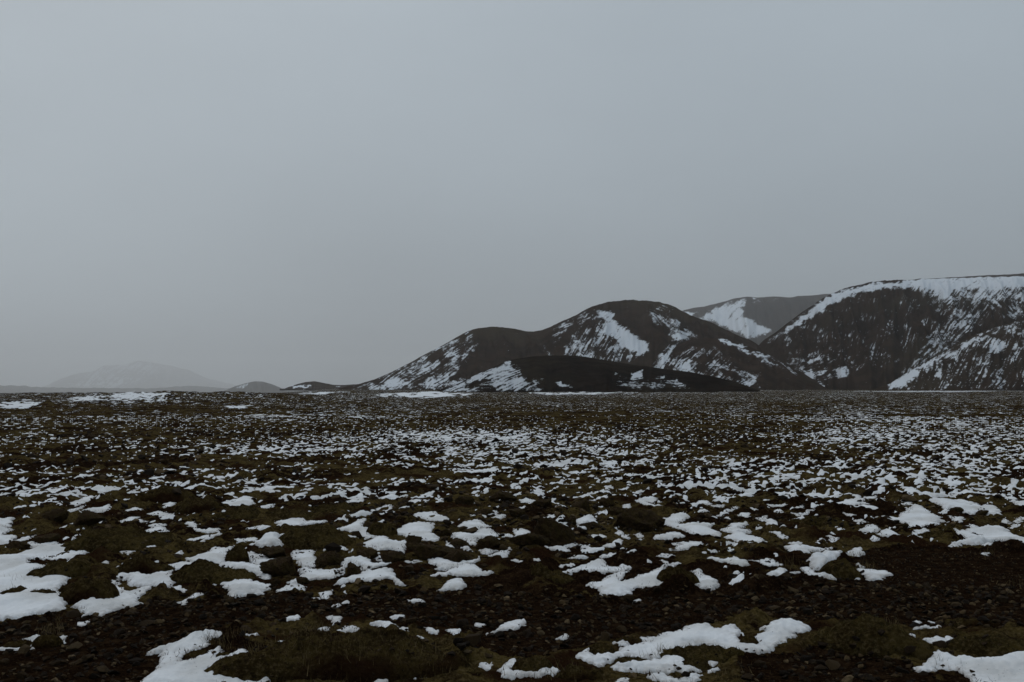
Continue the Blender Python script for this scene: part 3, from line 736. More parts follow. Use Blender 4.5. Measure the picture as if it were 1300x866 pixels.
for (cx, by, w, h, mk, lab, fl) in MOUNDS:
    if w == 0: continue
    bx, byy = unproj_ground(cx, by)
    bx, byy = float(bx), float(byy)
    r = math.hypot(bx, byy)
    Wd = w * r / F
    persp = CAM_H / (r * r) * F                      # px per metre of depth
    D = min(max(Wd * 0.75, 0.10), 0.62 * h / persp)
    Hh = max((h - 0.55 * D * persp) * r / F, 0.035) * 0.92
    ux, uy = bx / r, byy / r
    mx_, my_ = bx + ux * D / 2, byy + uy * D / 2
    n = 46 if w < 100 else 76
    s, t = np.meshgrid(np.linspace(-1.15, 1.15, n), np.linspace(-1.15, 1.15, n), indexing='ij')
    lx, ly = s * Wd / 2, t * D / 2
    X = mx_ + lx * uy + ly * ux; Y = my_ - lx * ux + ly * uy
    ang = np.arctan2(t, s); rr = np.hypot(s, t)
    sd_ = int(cx * 7 + by)
    rim = 1 + 0.30 * noise(np.cos(ang) * 1.6 + 3, np.sin(ang) * 1.6, sd_) + 0.16 * noise(np.cos(ang) * 5, np.sin(ang) * 5, sd_ + 1)
    qv = np.clip(1 - (rr / (rim * 0.98)) ** 2.4, 0, 1)
    prof = qv ** 0.62
    lumpn = 0.62 + 0.38 * (0.5 + 1.1 * noise(X * 5.0, Y * 4.2, sd_ + 2)) + 0.30 * np.abs(noise(X * 11, Y * 10, sd_ + 3))
    lumpn = lumpn + 0.10 * s * (1 if sd_ % 2 else -1)
    Z0 = gz(X, Y)
    Z = Z0 + Hh * prof * lumpn + 0.014 * noise(X * 24, Y * 24, sd_ + 4) * prof + 0.007 * noise(X * 60, Y * 60, sd_ + 5) * prof
    Z = np.where(prof <= 0.02, Z0 - 0.03, Z)
    pf = prof.reshape(-1)
    fa = grid_faces(n, n)
    keep = (pf[fa].max(1) > 0.0)
    v, f_, at = compact(np.stack([X, Y, Z], -1).reshape(-1, 3), fa[keep], {})
    v = v - np.array([mx_, my_, 0])
    o = link("moss_mound", mesh_np("moss_mound", v, f_, MOSS_M if mk == 'M' else HEATH_M))
    o.location = (mx_, my_, 0)
    tag(o, lab, "moss mound", "moss and heather mounds in the near field")
    mound_info.append((mx_, my_, ux, uy, Wd / 2, D / 2, Hh, sd_, X, Y, Z, prof))

def mound_top(x, y):
    """ground height including mounds"""
    z = gz(x, y)
    for (a, b, ux, uy, hw, hd, Hh, sd_, *_r) in mound_info:
        lx = (x - a) * uy - (y - b) * ux; ly = (x - a) * ux + (y - b) * uy
        q_ = np.clip(1 - ((lx / hw) ** 2 + (ly / hd) ** 2) ** 1.2, 0, 1) ** 0.62
        z = np.where(q_ > 0, np.maximum(z, gz(x, y) + Hh * q_ * 0.85), z)
    return z

# ------------------------------------------------------------------ snow patches
LAB = {
 'E0': "widest snow drift of the near field with moss breaking through it",
 'A2': "pointed snow tongue ending at the gravel beside the tall mossy ridge",
 'A8': "big snow drift at the bottom edge with dark heath slivers in it",
 'A9': "ragged snow lying under the tilted slab by the gravel edge",
 'F0': "small wedge of snow alone on the gravel edge",
 'B15': "thin curved snow crest on the large heather mound",
 'B16': "long thin snow streak slanting across the bottom heather mound",
 'B12': "lacy snow scraps behind the large heather mound",
 'B20': "small arrow shaped snow sliver lying on the gravel",
 'B22': "crooked snow scrap at the bottom edge between moss humps",
 'C3': "long curved snow drift sweeping from moss cushion to twiggy heather",
 'C4': "branching snow strips under the long curved drift",
 'C7': "snow strip cut off by the bottom edge under moss ridges",
 'D5': "flat snow scrap beside the broad green moss mound",
 'D7': "smooth snow drift filling the bottom corner under a moss bank",
 'E1': "upper snow patch cut by the frame edge beside dark lumps",
 'E2': "second snow patch cut by the frame edge above the widest drift",
 'E4': "crumbled snow in the lumps above the widest drift",
 'E7': "thin snow streak beyond the wide mossy bank",
 'E10': "star shaped snow patch on the wide mossy bank",
 'E18': "undercut snow cornice with a shaded lip above a dark hump",
 'E21': "slender bowed snow crescent on heather",
 'E26': "triangular snow patch beside the round dark moss hump",
 'E27': "snow strip behind the long low moss ridge",
 'E28': "forked snow patch between tall ridge and long low moss ridge",
 'F1': "peaked snow patch behind the broad rounded moss mound",
 'F3': "bent snow tongue flowing past the small wedged moss mound",
 'F4': "thick overhanging snow slab above the jumbled rocks",
 'F5': "snow bridge sagging over two dark rocks",
 'F6': "snow pillow between the pale boulder and the brown boulder",
 'F8': "irregular snow sheet below the knobbly dark boulder",
 'F10': "snow arch curling over the small cube shaped rock",
 'F11': "dappled snow bank below the small cube shaped rock",
 'F13': "snow fan above the thick overhanging slab",
 'F15': "branching snow sheet among scattered dark blocks",
 'F16': "frayed snow sheet above the branching one",
 'F20': "wavy snow bank with twigs poking through near the rocks",
 'F21': "smeared snow strip directly above the wavy bank",
 'G7': "blotchy snow behind the largest dark boulder",
 'G15': "wide stepped snow field beyond the second largest boulder",
 'G16': "flat snow tongue just below the wide stepped field",
 'G18': "zigzag snow streak on moss",
 'G19': "sloping snow apron ending in a blunt tip on heather",
 'G20': "clean oval snow wedge alone on moss",
 'G27': "hook shaped snow tongue around a moss patch",
 'G28': "big forked snow patch ending in a cliff over the gravel",
 'G29': "snow swoosh between heather hump and gravel",
 'G30': "two toned snow bar on moss above the heather hump",
 'G32': "thin snow run along the rim of the gravel",
 'H2': "splayed snow scrap on dark ground near the capped mound",
 'H4': "level snow strip behind the capped mound",
 'H7': "tilted snow block behind the capped mound",
 'H8': "snow apron at the foot of the capped mound",
 'H9': "pointed snow apron reaching onto the black ash",
 'H12': "small domed snow cap on dark lumps",
 'H13': "low snow cap next to the small domed one",
 'H15': "bulging snow cap with a shaded face above the black ash",
 'H16': "large triangular snow slope with a sharp peak",
 'H17': "holed snow sheet with dark stones showing through",
 'H20': "long double snow bank along the upper rim of the ash",
}
GROUP_S = "old snow patches on the lava ground"
tv, tf, ta, off = [], [], [], 0

def patch_geom(P, seed, thick, drape=False):
    xs = np.array([p[0] for p in P]); ys = np.array([p[1] for p in P])
    cx, cy = xs.mean(), ys.mean(); r = math.hypot(cx, cy)
    ux, uy = cx / r, cy / r
    lx = (xs - cx) * uy - (ys - cy) * ux; ly = (xs - cx) * ux + (ys - cy) * uy
    du = max(r * 0.00115, 0.006); dv = du * min(max(0.28 * r / CAM_H, 1.0), 2.6)
    U = np.arange(lx.min() - 0.05, lx.max() + 0.05 + du, du); V = np.arange(ly.min() - 0.08, ly.max() + 0.08 + dv, dv)
    if len(U) < 6: U = np.linspace(lx.min() - .04, lx.max() + .04, 6)
    if len(V) < 6: V = np.linspace(ly.min() - .06, ly.max() + .06, 6)
    a, b = np.meshgrid(U, V, indexing='ij')
    X = cx + a * uy + b * ux; Y = cy - a * ux + b * uy
    Xw = X + warp_x(X, Y); Yw = Y + warp_y(X, Y)
    sd_ = poly_sdf(Xw, Yw, P)
    sd_ = sd_ + 0.012 + 0.014 * noise(X * 40, Y * 40, seed) + 0.012 * noise(X * 15, Y * 15, seed + 1)
    base = (mound_top(X, Y) if drape else gz(X, Y))
    tk = thick * np.clip(sd_ / 0.07, -1, 1)
    tk = np.where(sd_ > 0, thick * (1 - np.exp(-sd_ / 0.018)) + 0.8 * thick * (1 - np.exp(-sd_ / 0.22)), -0.03)
    Z = base + tk + (0.075 * noise(X * 2.5, Y * 2.0, 90) + 0.008 * noise(X * 7, Y * 5, 91)) * sstep(0.0, 0.12, sd_)
    fa = grid_faces(*X.shape)
    sf = sd_.reshape(-1)
    keep = sf[fa].max(1) > 0
    ed = np.exp(-np.clip(sf, 0, None) / 0.035)
    return compact(np.stack([X, Y, Z], -1).reshape(-1, 3), fa[keep], {"edge": ed}), (cx, cy)

for i, (k, P) in enumerate(SNOWW.items()):
    (v, f_, at), c = patch_geom(P, 100 + i, 0.020 if k in LAB else 0.012)
    if len(f_) == 0: continue
    if k in LAB:
        v = v - np.array([c[0], c[1], 0])
        o = link("snow_patch", mesh_np("snow_patch", v, f_, SNOW_M, True, at)); o.location = (c[0], c[1], 0)
        tag(o, LAB[k], "snow patch", GROUP_S)
    else:
        tv.append(v); tf.append(f_ + off); ta.append(at["edge"]); off += len(v)

# caps lying on a mound and on a rock
cap = [(975 + a / 4, 626 + b / 4) for a, b in [(220, 392), (215, 372), (250, 345), (300, 335), (360, 345), (365, 360), (330, 370), (300, 392), (270, 402)]]
(v, f_, at), c = patch_geom(world_poly(cap), 77, 0.03, drape=True)
v = v - np.array([c[0], c[1], 0])
o = link("snow_patch", mesh_np("snow_patch", v, f_, SNOW_M, True, at)); o.location = (c[0], c[1], 0)
tag(o, "snow cap draped over the shoulder of the moss mound by the ash", "snow patch", GROUP_S)

# snow on the middle distance: same grid as the ground
si = np.nonzero((rs > 7.6) & (rs < 68))[0]; sj = np.nonzero(np.abs(th) < math.radians(31.6))[0]
sub = np.ix_(si, sj)
x, y, z, px, py, rr = GX[sub], GY[sub], GZ[sub], PX[sub], PY[sub], R_[sub]
ax, ay = math.cos(math.radians(62)), math.sin(math.radians(62))
al, ac = x * ax + y * ay, -x * ay + y * ax
fq = sstep(16, 30, rr)
m = noise(al * 0.9, ac * 2.2, 201) * (0.50 - .22 * fq) + 0.60 * noise(al * 2.3, ac * 5.4, 202) + (0.55 + .2 * fq) * noise(al * 5.0, ac * 10.5, 203) + (.30 + .15 * fq) * noise(al * 10, ac * 20, 204)
m = m - 0.35 * (lump[sub] - 0.42)
m = m + (coverage(px, py) - 0.5) * 1.05
nearz = sstep(634, 644, py)
m = m - nearz * (0.17 + 0.25 * noise(x * .8, y * .6, 207) + 0.45 * gravel[sub] + 0.9 * sstep(-0.10, -0.03, snow_sd[sub]) + 0.5 * sstep(0, .1, tong_sd[sub]) + 0.25 * sstep(700, 760, py)) - 0.8 * sstep(61, 66, rr + 7 * noise(x * .22, y * .22, 99))
tk = np.where(m > 0, 0.022 * (1 - np.exp(-m / 0.10)), -0.03)
zz = z + tk
fa = grid_faces(*x.shape)
keep = m.reshape(-1)[fa].max(1) > 0.0
v, f_, at = compact(np.stack([x, y, zz], -1).reshape(-1, 3), fa[keep], {"edge": np.exp(-np.clip(m.reshape(-1), 0, None) / 0.05) * 0.5})
tv.append(v); tf.append(f_ + off); ta.append(at["edge"]); off += len(v)
snow = link("snow", mesh_np("snow", np.concatenate(tv), np.concatenate(tf), SNOW_M, True, {"edge": np.concatenate(ta)}))
tag(snow, "countless small snow scraps scattered over the dark lava plain", "snow", kind="stuff")

# ------------------------------------------------------------------ boulders
def ico(sub):
    bm = bmesh.new(); bmesh.ops.create_icosphere(bm, subdivisions=sub, radius=1.0)
    v = np.array([p.co[:] for p in bm.verts]); f = np.array([[q.index for q in fc.verts] for fc in bm.faces]); bm.free()
    return v, f
ICO5, ICOF5 = ico(5)

def boulder_mesh(seed, sx, sy, sz):
    g = np.random.default_rng(seed)
    n = ICO5; sx, sy, sz = sx * 0.98, sy * 0.95, sz * 1.0
    rad = np.full(len(n), 1.25)
    for k in range(20):
        d = g.normal(size=3); d /= np.linalg.norm(d); off_ = g.uniform(0.50, 0.88)
        dt = n @ d
        rad = np.where(dt > 0.15, np.minimum(rad, off_ / np.maximum(dt, 1e-3)), rad)
    s = seed * 3
    nz = 0.14 * noise(n[:, 0] * 2.2 + n[:, 2] * 1.7, n[:, 1] * 2.2 - n[:, 2] * 1.3, s) + 0.16 * np.abs(noise(n[:, 0] * 5 + n[:, 2] * 4, n[:, 1] * 5 + n[:, 2] * 3, s + 1)) \
        + 0.13 * noise(n[:, 0] * 11 - n[:, 2] * 9, n[:, 1] * 11 + n[:, 2] * 8, s + 2) + 0.07 * noise(n[:, 0] * 24 - n[:, 2] * 19, n[:, 1] * 23 + n[:, 2] * 21, s + 3)
    v = n * (rad * (1 + nz))[:, None]
    v[:, 2] = np.maximum(v[:, 2], -0.45)
    return mesh_np("boulder", v * np.array([sx, sy, sz]), ICOF5, ROCK_M, True)

BOULD = [  # cx, base y, width, height px, label
 (706, 695, 62, 44, "largest dark lava boulder standing in the rubble field"),
 (806, 677, 58, 36, "second largest dark lava boulder with a jagged top"),
 (546, 713, 62, 25, "wide low dark lava block under the overhanging snow slab"),
 (416, 722, 40, 24, "brown broken boulder between two snow pillows"),
 (357, 735, 44, 24, "knobbly dark boulder ringed by snow"),
 (348, 712, 40, 16, "pale brown fractured boulder with a frosted top"),
 (448, 733, 24, 17, "small cube shaped rock inside the snow arch"),
 (526, 702, 20, 20, "upright rock at the end of the overhanging snow slab"),
 (385, 744, 22, 12, "tilted grey slab half sunk in snow"),
 (622, 700, 40, 20, "dark jagged block beside the branching snow sheet"),
 (582, 695, 30, 11, "low dark block above the branching rubble"),
 (498, 716, 34, 17, "dark rock under the sagging snow bridge"),
 (468, 712, 34, 16, "second dark rock under the sagging snow bridge"),
 (584, 716, 36, 18, "blackish block at the lower edge of the rubble"),
 (668, 703, 40, 16, "flat dark block at the foot of the largest boulder"),
 (783, 660, 28, 20, "rounded dark block next to the second largest boulder"),
 (768, 646, 24, 14, "smaller lava lump up the slope from the second largest boulder"),
 (738, 652, 26, 14, "lava lump just behind the largest boulder"),
 (725, 668, 18, 12, "small lump touching the flank of the largest boulder"),
 (830, 672, 26, 16, "squat dark lump on the far side of the second largest boulder"),
 (752, 672, 24, 12, "flat lump between the two largest boulders"),
 (633, 640, 34, 14, "dark lump at the upper rim of the rubble field"),
 (617, 655, 24, 12, "dark lump just below the upper rim of the rubble"),
 (590, 645, 30, 12, "long dark lump on the upper rim of the rubble"),
 (690, 648, 26, 12, "stubby lump on the upper rim of the rubble"),
 (660, 662, 26, 12, "brownish lump in the upper rubble"),
 (565, 682, 20, 10, "small lump above the low dark block"),
 (70, 668, 30, 14, "dark lump on the slope above the edge snow patches"),
 (25, 700, 26, 12, "crumbled dark lump above the widest drift"),
 (60, 692, 28, 13, "dark lump between edge snow and moss bank"),
 (110, 676, 30, 14, "dark lump beside a small snow scrap on the moss bank"),
 (1145, 672, 20, 8, "small dark stone inside the peaked snow slope"),
 (1215, 652, 18, 8, "dark stone showing through the holed snow sheet"),
 (1246, 655, 14, 7, "smaller stone in the holed snow sheet"),
]
for i, (cx, by, w, h, lab) in enumerate(BOULD):
    bx, byy = (float(q_) for q_ in unproj_ground(cx, by)); r = math.hypot(bx, byy)
    Wd = w * r / F * 1.05; persp = CAM_H / (r * r) * F
    D = min(Wd * 0.8, 0.6 * h / persp); Hh = max((h - 0.4 * D * persp) * r / F, 0.05)
    ux, uy = bx / r, byy / r
    mx_, my_ = bx + ux * D / 2, byy + uy * D / 2
    o = link("boulder", boulder_mesh(300 + i * 7, Wd / 1.9, D / 1.9, Hh / 1.35))
    o.location = (mx_, my_, float(gz(mx_, my_)) + Hh / 1.35 * 0.28)
    o.rotation_euler = (0, 0, -math.atan2(ux, uy))
    tag(o, lab, "boulder", "lava boulders among the snow")

# frosted snow on the pale boulder
capr = [(325 + a / 4, 626 + b / 4 + 9) for a, b in [(0, 222), (60, 216), (110, 218), (140, 245), (130, 262), (60, 260), (0, 256)]]
(v, f_, at), c = patch_geom(world_poly(capr), 79, 0.03)
v = v - np.array([c[0], c[1], 0])
o = link("snow_patch", mesh_np("snow_patch", v, f_, SNOW_M, True, at)); o.location = (c[0], c[1], 0)
tag(o, "crusty snow bank heaped behind the pale fractured boulder", "snow patch", GROUP_S)

# ------------------------------------------------------------------ stones
def stone_geo(seed, npts=13):
    g = np.random.default_rng(seed)
    bm = bmesh.new()
    s = np.array([1, g.uniform(.6, .95), g.uniform(.38, .75)])
    for k in range(npts):
        d = g.normal(size=3); d /= np.linalg.norm(d)
        bm.verts.new(d * s * g.uniform(.82, 1.0))
    res = bmesh.ops.convex_hull(bm, input=bm.verts)
    bmesh.ops.delete(bm, geom=[e for e in res["geom_interior"] if isinstance(e, bmesh.types.BMVert)], context='VERTS')
    bmesh.ops.triangulate(bm, faces=bm.faces)
    bm.verts.index_update()
    v = np.array([p.co[:] for p in bm.verts]); f = np.array([[q.index for q in fc.verts] for fc in bm.faces]); bm.free()
    return v, f
SG = [stone_geo(900 + k) for k in range(16)]
SM = [mesh_np("stone", v, f, STONE_M, False) for v, f in SG]

cand = []
def scatter(n, pxr, pyr, size, cond):
    """uniform in ground area inside a pixel window"""
    y0 = unproject(650, pyr[1])[1]; y1 = unproject(650, pyr[0])[1]
    Y = np.sqrt(rng.uniform(y0 ** 2, y1 ** 2, n)); K = rng.uniform((pxr[0] - 650) / F, (pxr[1] - 650) / F, n)
    X = K * Y
    ok = cond(X, Y); X, Y = X[ok], Y[ok]
    s = np.clip(rng.lognormal(math.log(size), 0.42, len(X)), size * .4, size * 3.0)
    return X, Y, s
nosnow = lambda X, Y: field(snow_sd, X, Y) < -0.01
a1 = scatter(15000, (-60, 1360), (688, 900), 0.022, lambda X, Y: (field(gravel, X, Y) > 0.5) & nosnow(X, Y) & (field(tong_sd, X, Y) < -.05))
a1b = scatter(2600, (1050, 1360), (690, 760), 0.010, lambda X, Y: (field(tong_sd, X, Y) > -.05) & nosnow(X, Y))
a2 = scatter(5200, (-60, 1360), (640, 900), 0.030, lambda X, Y: (field(gravel, X, Y) < 0.5) & (field(snow_sd, X, Y) < -0.04) & (noise(X * .8, Y * .6, 88) > 0.02))
rub = lambda X, Y: (np.exp(-((project(X, Y)[0] - 640) / 210) ** 2 - ((project(X, Y)[1] - 672) / 38) ** 2) > rng.uniform(0.1, 1, X.shape)) & (field(snow_sd, X, Y) < 0.0)
a3 = scatter(2400, (380, 960), (620, 740), 0.038, rub)
a4 = scatter(5500, (-60, 1360), (545, 640), 0.055, lambda X, Y: noise(X * .25, Y * .2, 89) > -0.05)
a5 = scatter(16000, (-60, 1360), (640, 900), 0.011, lambda X, Y: (field(snow_sd, X, Y) > -0.03) & (field(snow_sd, X, Y) < 0.055) & (noise(X * 2.3, Y * 1.7, 93) > -0.05))
SX = np.concatenate([a[0] for a in (a1, a1b, a2, a3, a4, a5)]); SY = np.concatenate([a[1] for a in (a1, a1b, a2, a3, a4, a5)]); SS = np.concatenate([a[2] for a in (a1, a1b, a2, a3, a4, a5)])
SZ = mound_top(SX, SY)
SZ = SZ + np.where(field(snow_sd, SX, SY) > 0.0, 0.016, 0)
spx, spy = project(SX, SY, SZ)
vis = (spx > 0) & (spx < 1300) & (spy < 862)
order = np.argsort(-(SS / np.hypot(SX, SY)) * vis)
big = set(order[:300].tolist())
sv, sf_, st, off = [], [], [], 0
for i in range(len(SX)):
    k = int(rng.integers(16)); s = SS[i]
    a, tx, ty = rng.uniform(0, 6.28), rng.normal(0, .25), rng.normal(0, .25)
    if i in big:
        o = link("stone", SM[k], ground)
        o.location = (SX[i], SY[i], SZ[i] + s * .15); o.rotation_euler = (tx, ty, a); o.scale = (s, s, s)
    else:
        v, f = SG[k]
        ca, sa = math.cos(a), math.sin(a)
        x = v[:, 0] * ca - v[:, 1] * sa; y = v[:, 0] * sa + v[:, 1] * ca
        z = v[:, 2] + x * ty + y * tx
        sv.append(np.stack([SX[i] + x * s, SY[i] + y * s, SZ[i] + (z + .15) * s], -1)); sf_.append(f + off)
        st.append(np.full(len(v), rng.uniform())); off += len(v)
g = link("gravel", mesh_np("gravel", np.concatenate(sv), np.concatenate(sf_), STONE_M, False, {"tint": np.concatenate(st)}), ground)
g["kind"] = "stuff"

# ------------------------------------------------------------------ blades: grass, heather twigs, moss fuzz
def blades(name, X, Y, Z, h, w, lean, mat, parent=None):
    n = len(X)
    a = rng.uniform(0, 2 * math.pi, n); b = rng.uniform(0, 2 * math.pi, n)
    hw = w / 2
    l = rng.uniform(0, lean, n) * h
    p0 = np.stack([X - np.cos(a) * hw, Y - np.sin(a) * hw, Z - .004], -1)
    p1 = np.stack([X + np.cos(a) * hw, Y + np.sin(a) * hw, Z - .004], -1)
    tip = np.stack([X + np.cos(b) * l, Y + np.sin(b) * l, Z + h], -1)
    v = np.stack([p0, p1, tip], 1).reshape(-1, 3)
    f = np.arange(3 * n).reshape(-1, 3)
    t = np.repeat(rng.uniform(0, 1, n), 3)
    return link(name, mesh_np(name, v, f, mat, False, {"tint": t}), parent)

MB, HB, GB = mat_blade("moss_fuzz", (0.022, 0.020, 0.008), (0.075, 0.060, 0.024)), mat_blade("heather_twig", (0.014, 0.008, 0.006), (0.050, 0.028, 0.018)), mat_blade("dry_grass", (0.05, 0.035, 0.015), (0.17, 0.125, 0.06))
# moss fuzz on the mounds
fx, fy, fz = [], [], []
hx, hy, hz = [], [], []
for q_, M_ in zip(mound_info, [m_ for m_ in MOUNDS if m_[2] > 0]):
    X, Y, Z, prof = q_[8:12]
    area = q_[4] * q_[5] * 3.1
    n = int(min(area * 4200, 5000))
    ii = rng.integers(0, X.shape[0] - 1, n); jj = rng.integers(0, X.shape[1] - 1, n)
    u, v_ = rng.uniform(0, 1, n), rng.uniform(0, 1, n)
    def bl_(A): return (A[ii, jj] * (1 - u) + A[ii + 1, jj] * u) * (1 - v_) + (A[ii, jj + 1] * (1 - u) + A[ii + 1, jj + 1] * u) * v_
    ok = bl_(prof) > 0.12
    d = (fx, fy, fz) if M_[4] == 'M' else (hx, hy, hz)
    for L_, A in zip(d, (X, Y, Z)): L_.append(bl_(A)[ok])
# and on the mossy ground between
n = 46000
Yy = np.sqrt(rng.uniform(5.2 ** 2, 15.0 ** 2, n)); Xx = rng.uniform(-.56, .56, n) * Yy
ok = (field(snow_sd, Xx, Yy) < -.02) & (field(gravel, Xx, Yy) < .5)
Xx, Yy = Xx[ok], Yy[ok]; mo = field(moss, Xx, Yy) > .5
sd2_ = 0
fx.append(Xx[mo]); fy.append(Yy[mo]); fz.append(gz(Xx[mo], Yy[mo]))
hx.append(Xx[~mo]); hy.append(Yy[~mo]); hz.append(gz(Xx[~mo], Yy[~mo]))
X, Y, Z = map(np.concatenate, (fx, fy, fz)); n = len(X)
o = blades("moss", X, Y, Z, rng.uniform(.006, .020, n), .007, 1.2, MB); tag(o, "short fuzzy moss shoots covering the mounds and hollows", "moss", kind="stuff")
n = 60000
Yy = np.sqrt(rng.uniform(5.2 ** 2, 15.0 ** 2, n)); Xx = rng.uniform(-.56, .56, n) * Yy
ok = (field(snow_sd, Xx, Yy) > -.03) & (field(snow_sd, Xx, Yy) < 0.09) & (noise(Xx * 1.6, Yy * 1.2, 94) > 0.10)
Xx, Yy = Xx[ok], Yy[ok]; hx.append(Xx); hy.append(Yy); hz.append(gz(Xx, Yy) + .018)
X, Y, Z = map(np.concatenate, (hx, hy, hz)); n = len(X)
o = blades("heather", X, Y, Z, rng.uniform(.008, .024, n), .006, 1.4, HB); tag(o, "low brown heather twigs between the snow patches", "heather", kind="stuff")
# dry grass tufts
gx, gy, gz_ = [], [], []
TUFTS = [(62, 806, 14, 60), (75, 800, 10, 24), (395, 808, 26, 90), (330, 830, 30, 90), (420, 850, 60, 70), (520, 845, 40, 30), (560, 858, 30, 50), (1108, 792, 16, 60), (1125, 797, 20, 70), (838, 835, 14, 30),
         (822, 838, 8, 14), (875, 812, 4, 0), (1100, 722, 16, 70), (1085, 708, 8, 20), (1000, 722, 18, 60), (310, 812, 14, 50), (265, 816, 20, 70), (285, 824, 16, 50), (1290, 745, 30, 40), (1255, 704, 12, 30),
         (565, 860, 6, 8), (20, 740, 20, 20), (1000, 795, 20, 14), (75, 790, 6, 8), (370, 832, 50, 60), (450, 868, 90, 60), (700, 862, 40, 60), (900, 862, 60, 60), (1200, 845, 30, 40)]
for cx, cy, sp, n in TUFTS:
    if n == 0: continue
    px_, py_ = cx + rng.normal(0, sp / 2, n), cy + rng.normal(0, sp / 7, n)
    x, y = unproj_ground(px_, np.maximum(py_, 660)); gx.append(x); gy.append(y); gz_.append(mound_top(x, y))
X, Y, Z = map(np.concatenate, (gx, gy, gz_)); n = len(X)
o = blades("grass", X, Y, Z, rng.uniform(.025, .085, n), .004, 0.9, GB); tag(o, "thin dry yellow grass stalks on the mounds and snow edges", "grass", kind="stuff")

# ------------------------------------------------------------------ hills
def crest_at(P, u):
    xs = np.array([p[0] for p in P], float); ys = np.array([p[1] for p in P], float)
    y = np.interp(u, xs, ys)
    k = np.array([1, 4, 6, 4, 1]) / 16.0
    yp = np.pad(y, 2, mode='edge')
    for _ in range(3):
        y = np.convolve(np.pad(y, 2, mode='edge'), k, 'valid')
    return y

def hill(name, ridge, Dc, Df, regions, mat, label, step=1.4, rows=90, shape=1.0, rough=1.0, seed=0, back=0.8, base_snow=0.03, foot=0.0):
    u0, u1 = ridge[0][0], ridge[-1][0]
    u = np.arange(u0, u1 + step, step); nu = len(u)
    cy = crest_at(ridge, u) + (1.3 * noise(u / 9, u * 0, 5) if name == 'mountain' else 0) + 0.6 * noise(u / 16, u * 0, seed) + 0.22 * noise(u / 5, u * 0, seed + 1)
    k = (u - u0) / (u1 - u0)
    dc = np.interp(k, np.linspace(0, 1, len(Dc)), Dc); df = np.interp(k, np.linspace(0, 1, len(Df)), Df)
    df = df * (1 + 0.05 * noise(u / 30, u * 0, seed + 60) + 0.03 * noise(u / 9, u * 0, seed + 61))
    dx = (u - 650) / F; dz = (433 - cy) / F
    X, Y, Zd = dx, cP - dz * sP, sP + dz * cP
    hl = np.hypot(X, Y); zc = CAM_H + dc * Zd / hl
    dirx, diry = X / hl, Y / hl
    tf_ = np.linspace(0, 1, rows); tb = np.linspace(1, 1 + back, 18)[1:]
    t = np.concatenate([tf_, tb])
    prof = np.where(t <= 1, np.sin(np.clip(t, 0, 1) * math.pi / 2) ** shape, np.cos((t - 1) / back * math.pi / 2))
    T, Uu = np.meshgrid(t, u, indexing='ij')
    dist = df[None, :] + (dc - df)[None, :] * T
    z = foot + (zc[None, :] - foot) * prof[:, None]
    # gullies running down the slope
    env = np.sin(np.clip(T, 0, 1) * math.pi) * (T < 1) * (1 - 0.75 * sstep(.45, .95, T))
    sl = (dc - df)[None, :]
    gl = np.abs(noise(Uu / 30 + T * 1.3, T * 1.3, seed + 5)) * 0.25 + np.abs(noise(Uu / 11 + T * 2.2, T * 2.2, seed + 6)) * 0.09 + 0.03 * noise(Uu / 4, T * 9, seed + 7)
    z = z - gl * zc[None, :] * env * rough
    z = z - 1.5 * (T < 0.01) - (T > 1 + back - 0.01) * 3
    x = dirx[None, :] * dist; y = diry[None, :] * dist
    px, py = project(x, y, z)
    s = np.full(px.shape, base_snow)
    fine = fbm(px / 6.0, py / 3.6, seed + 30, 3, 0.6)
    s = s + 0.30 * fine
    s = s + 0.25 * sstep(484, 494, py) * noise(px / 5, py / 2, seed + 70)
    for (P, dens, ang, edge) in regions:
        wv = poly_sdf(px + 5 * noise(px / 9, py / 7, seed + 8) + 4 * noise(px / 3.6, py / 3, seed + 18), py + 4 * noise(px / 8, py / 6, seed + 9) + 3 * noise(px / 3.2, py / 2.4, seed + 19), P)
        edge = edge * 1.35 + .6
        m_ = sstep(-edge, edge, wv)
        ca, sa = math.cos(math.radians(ang)), math.sin(math.radians(ang))
        al_ = px * ca - py * sa; ac_ = px * sa + py * ca
        ac_ = ac_ + 7.0 * noise(px / 55, py / 40, seed + 44) + 1.6 * noise(px / 14, py / 11, seed + 45)
        rid = 1 - 3.4 * np.abs(noise(al_ / 48, ac_ / 3.6, seed + 40))
        rid2 = 1 - 3.2 * np.abs(noise(al_ / 26 + 7, ac_ / 2.8, seed + 43))
        iso = noise(px / 2.6, py / 2.1, seed + 46) + 0.7 * noise(px / 6.5, py / 4.5, seed + 47)
        st_ = 0.46 * (rid - 0.25) + 0.28 * (rid2 - 0.25) + 0.42 * iso + 0.35 * fine + 0.62 * noise(px / 22, py / 12, seed + 42)
        val = dens - (0.22 if dens < .6 else 0.0 if dens > .8 else .08) + st_ * (1.0 if dens < .6 else max(0.35, 1 - (dens - .6) * 1.6))
        s = s * (1 - m_) + val * m_
    nrw = len(t)
    v = np.stack([x, y, z], -1).reshape(-1, 3)
    me = mesh_np(name, v, grid_faces(nrw, nu), mat, True, {"snow": s.ravel()})
    o = link(name, me); tag(o, label, "hill", kind="structure")
    return o

HILL_M = mat_hill("hill_slope", (0.020, 0.0125, 0.0085), (0.040, 0.026, 0.018), 1.0)
DARK_M = mat_hill("cinder_slope", (0.006, 0.0040, 0.0028), (0.021, 0.0135, 0.009), 2.2)
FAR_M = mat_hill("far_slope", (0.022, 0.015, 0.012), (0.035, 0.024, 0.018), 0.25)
MTN_M = mat_hill("mountain_slope", (0.20, 0.19, 0.19), (0.28, 0.27, 0.27), 0.03)

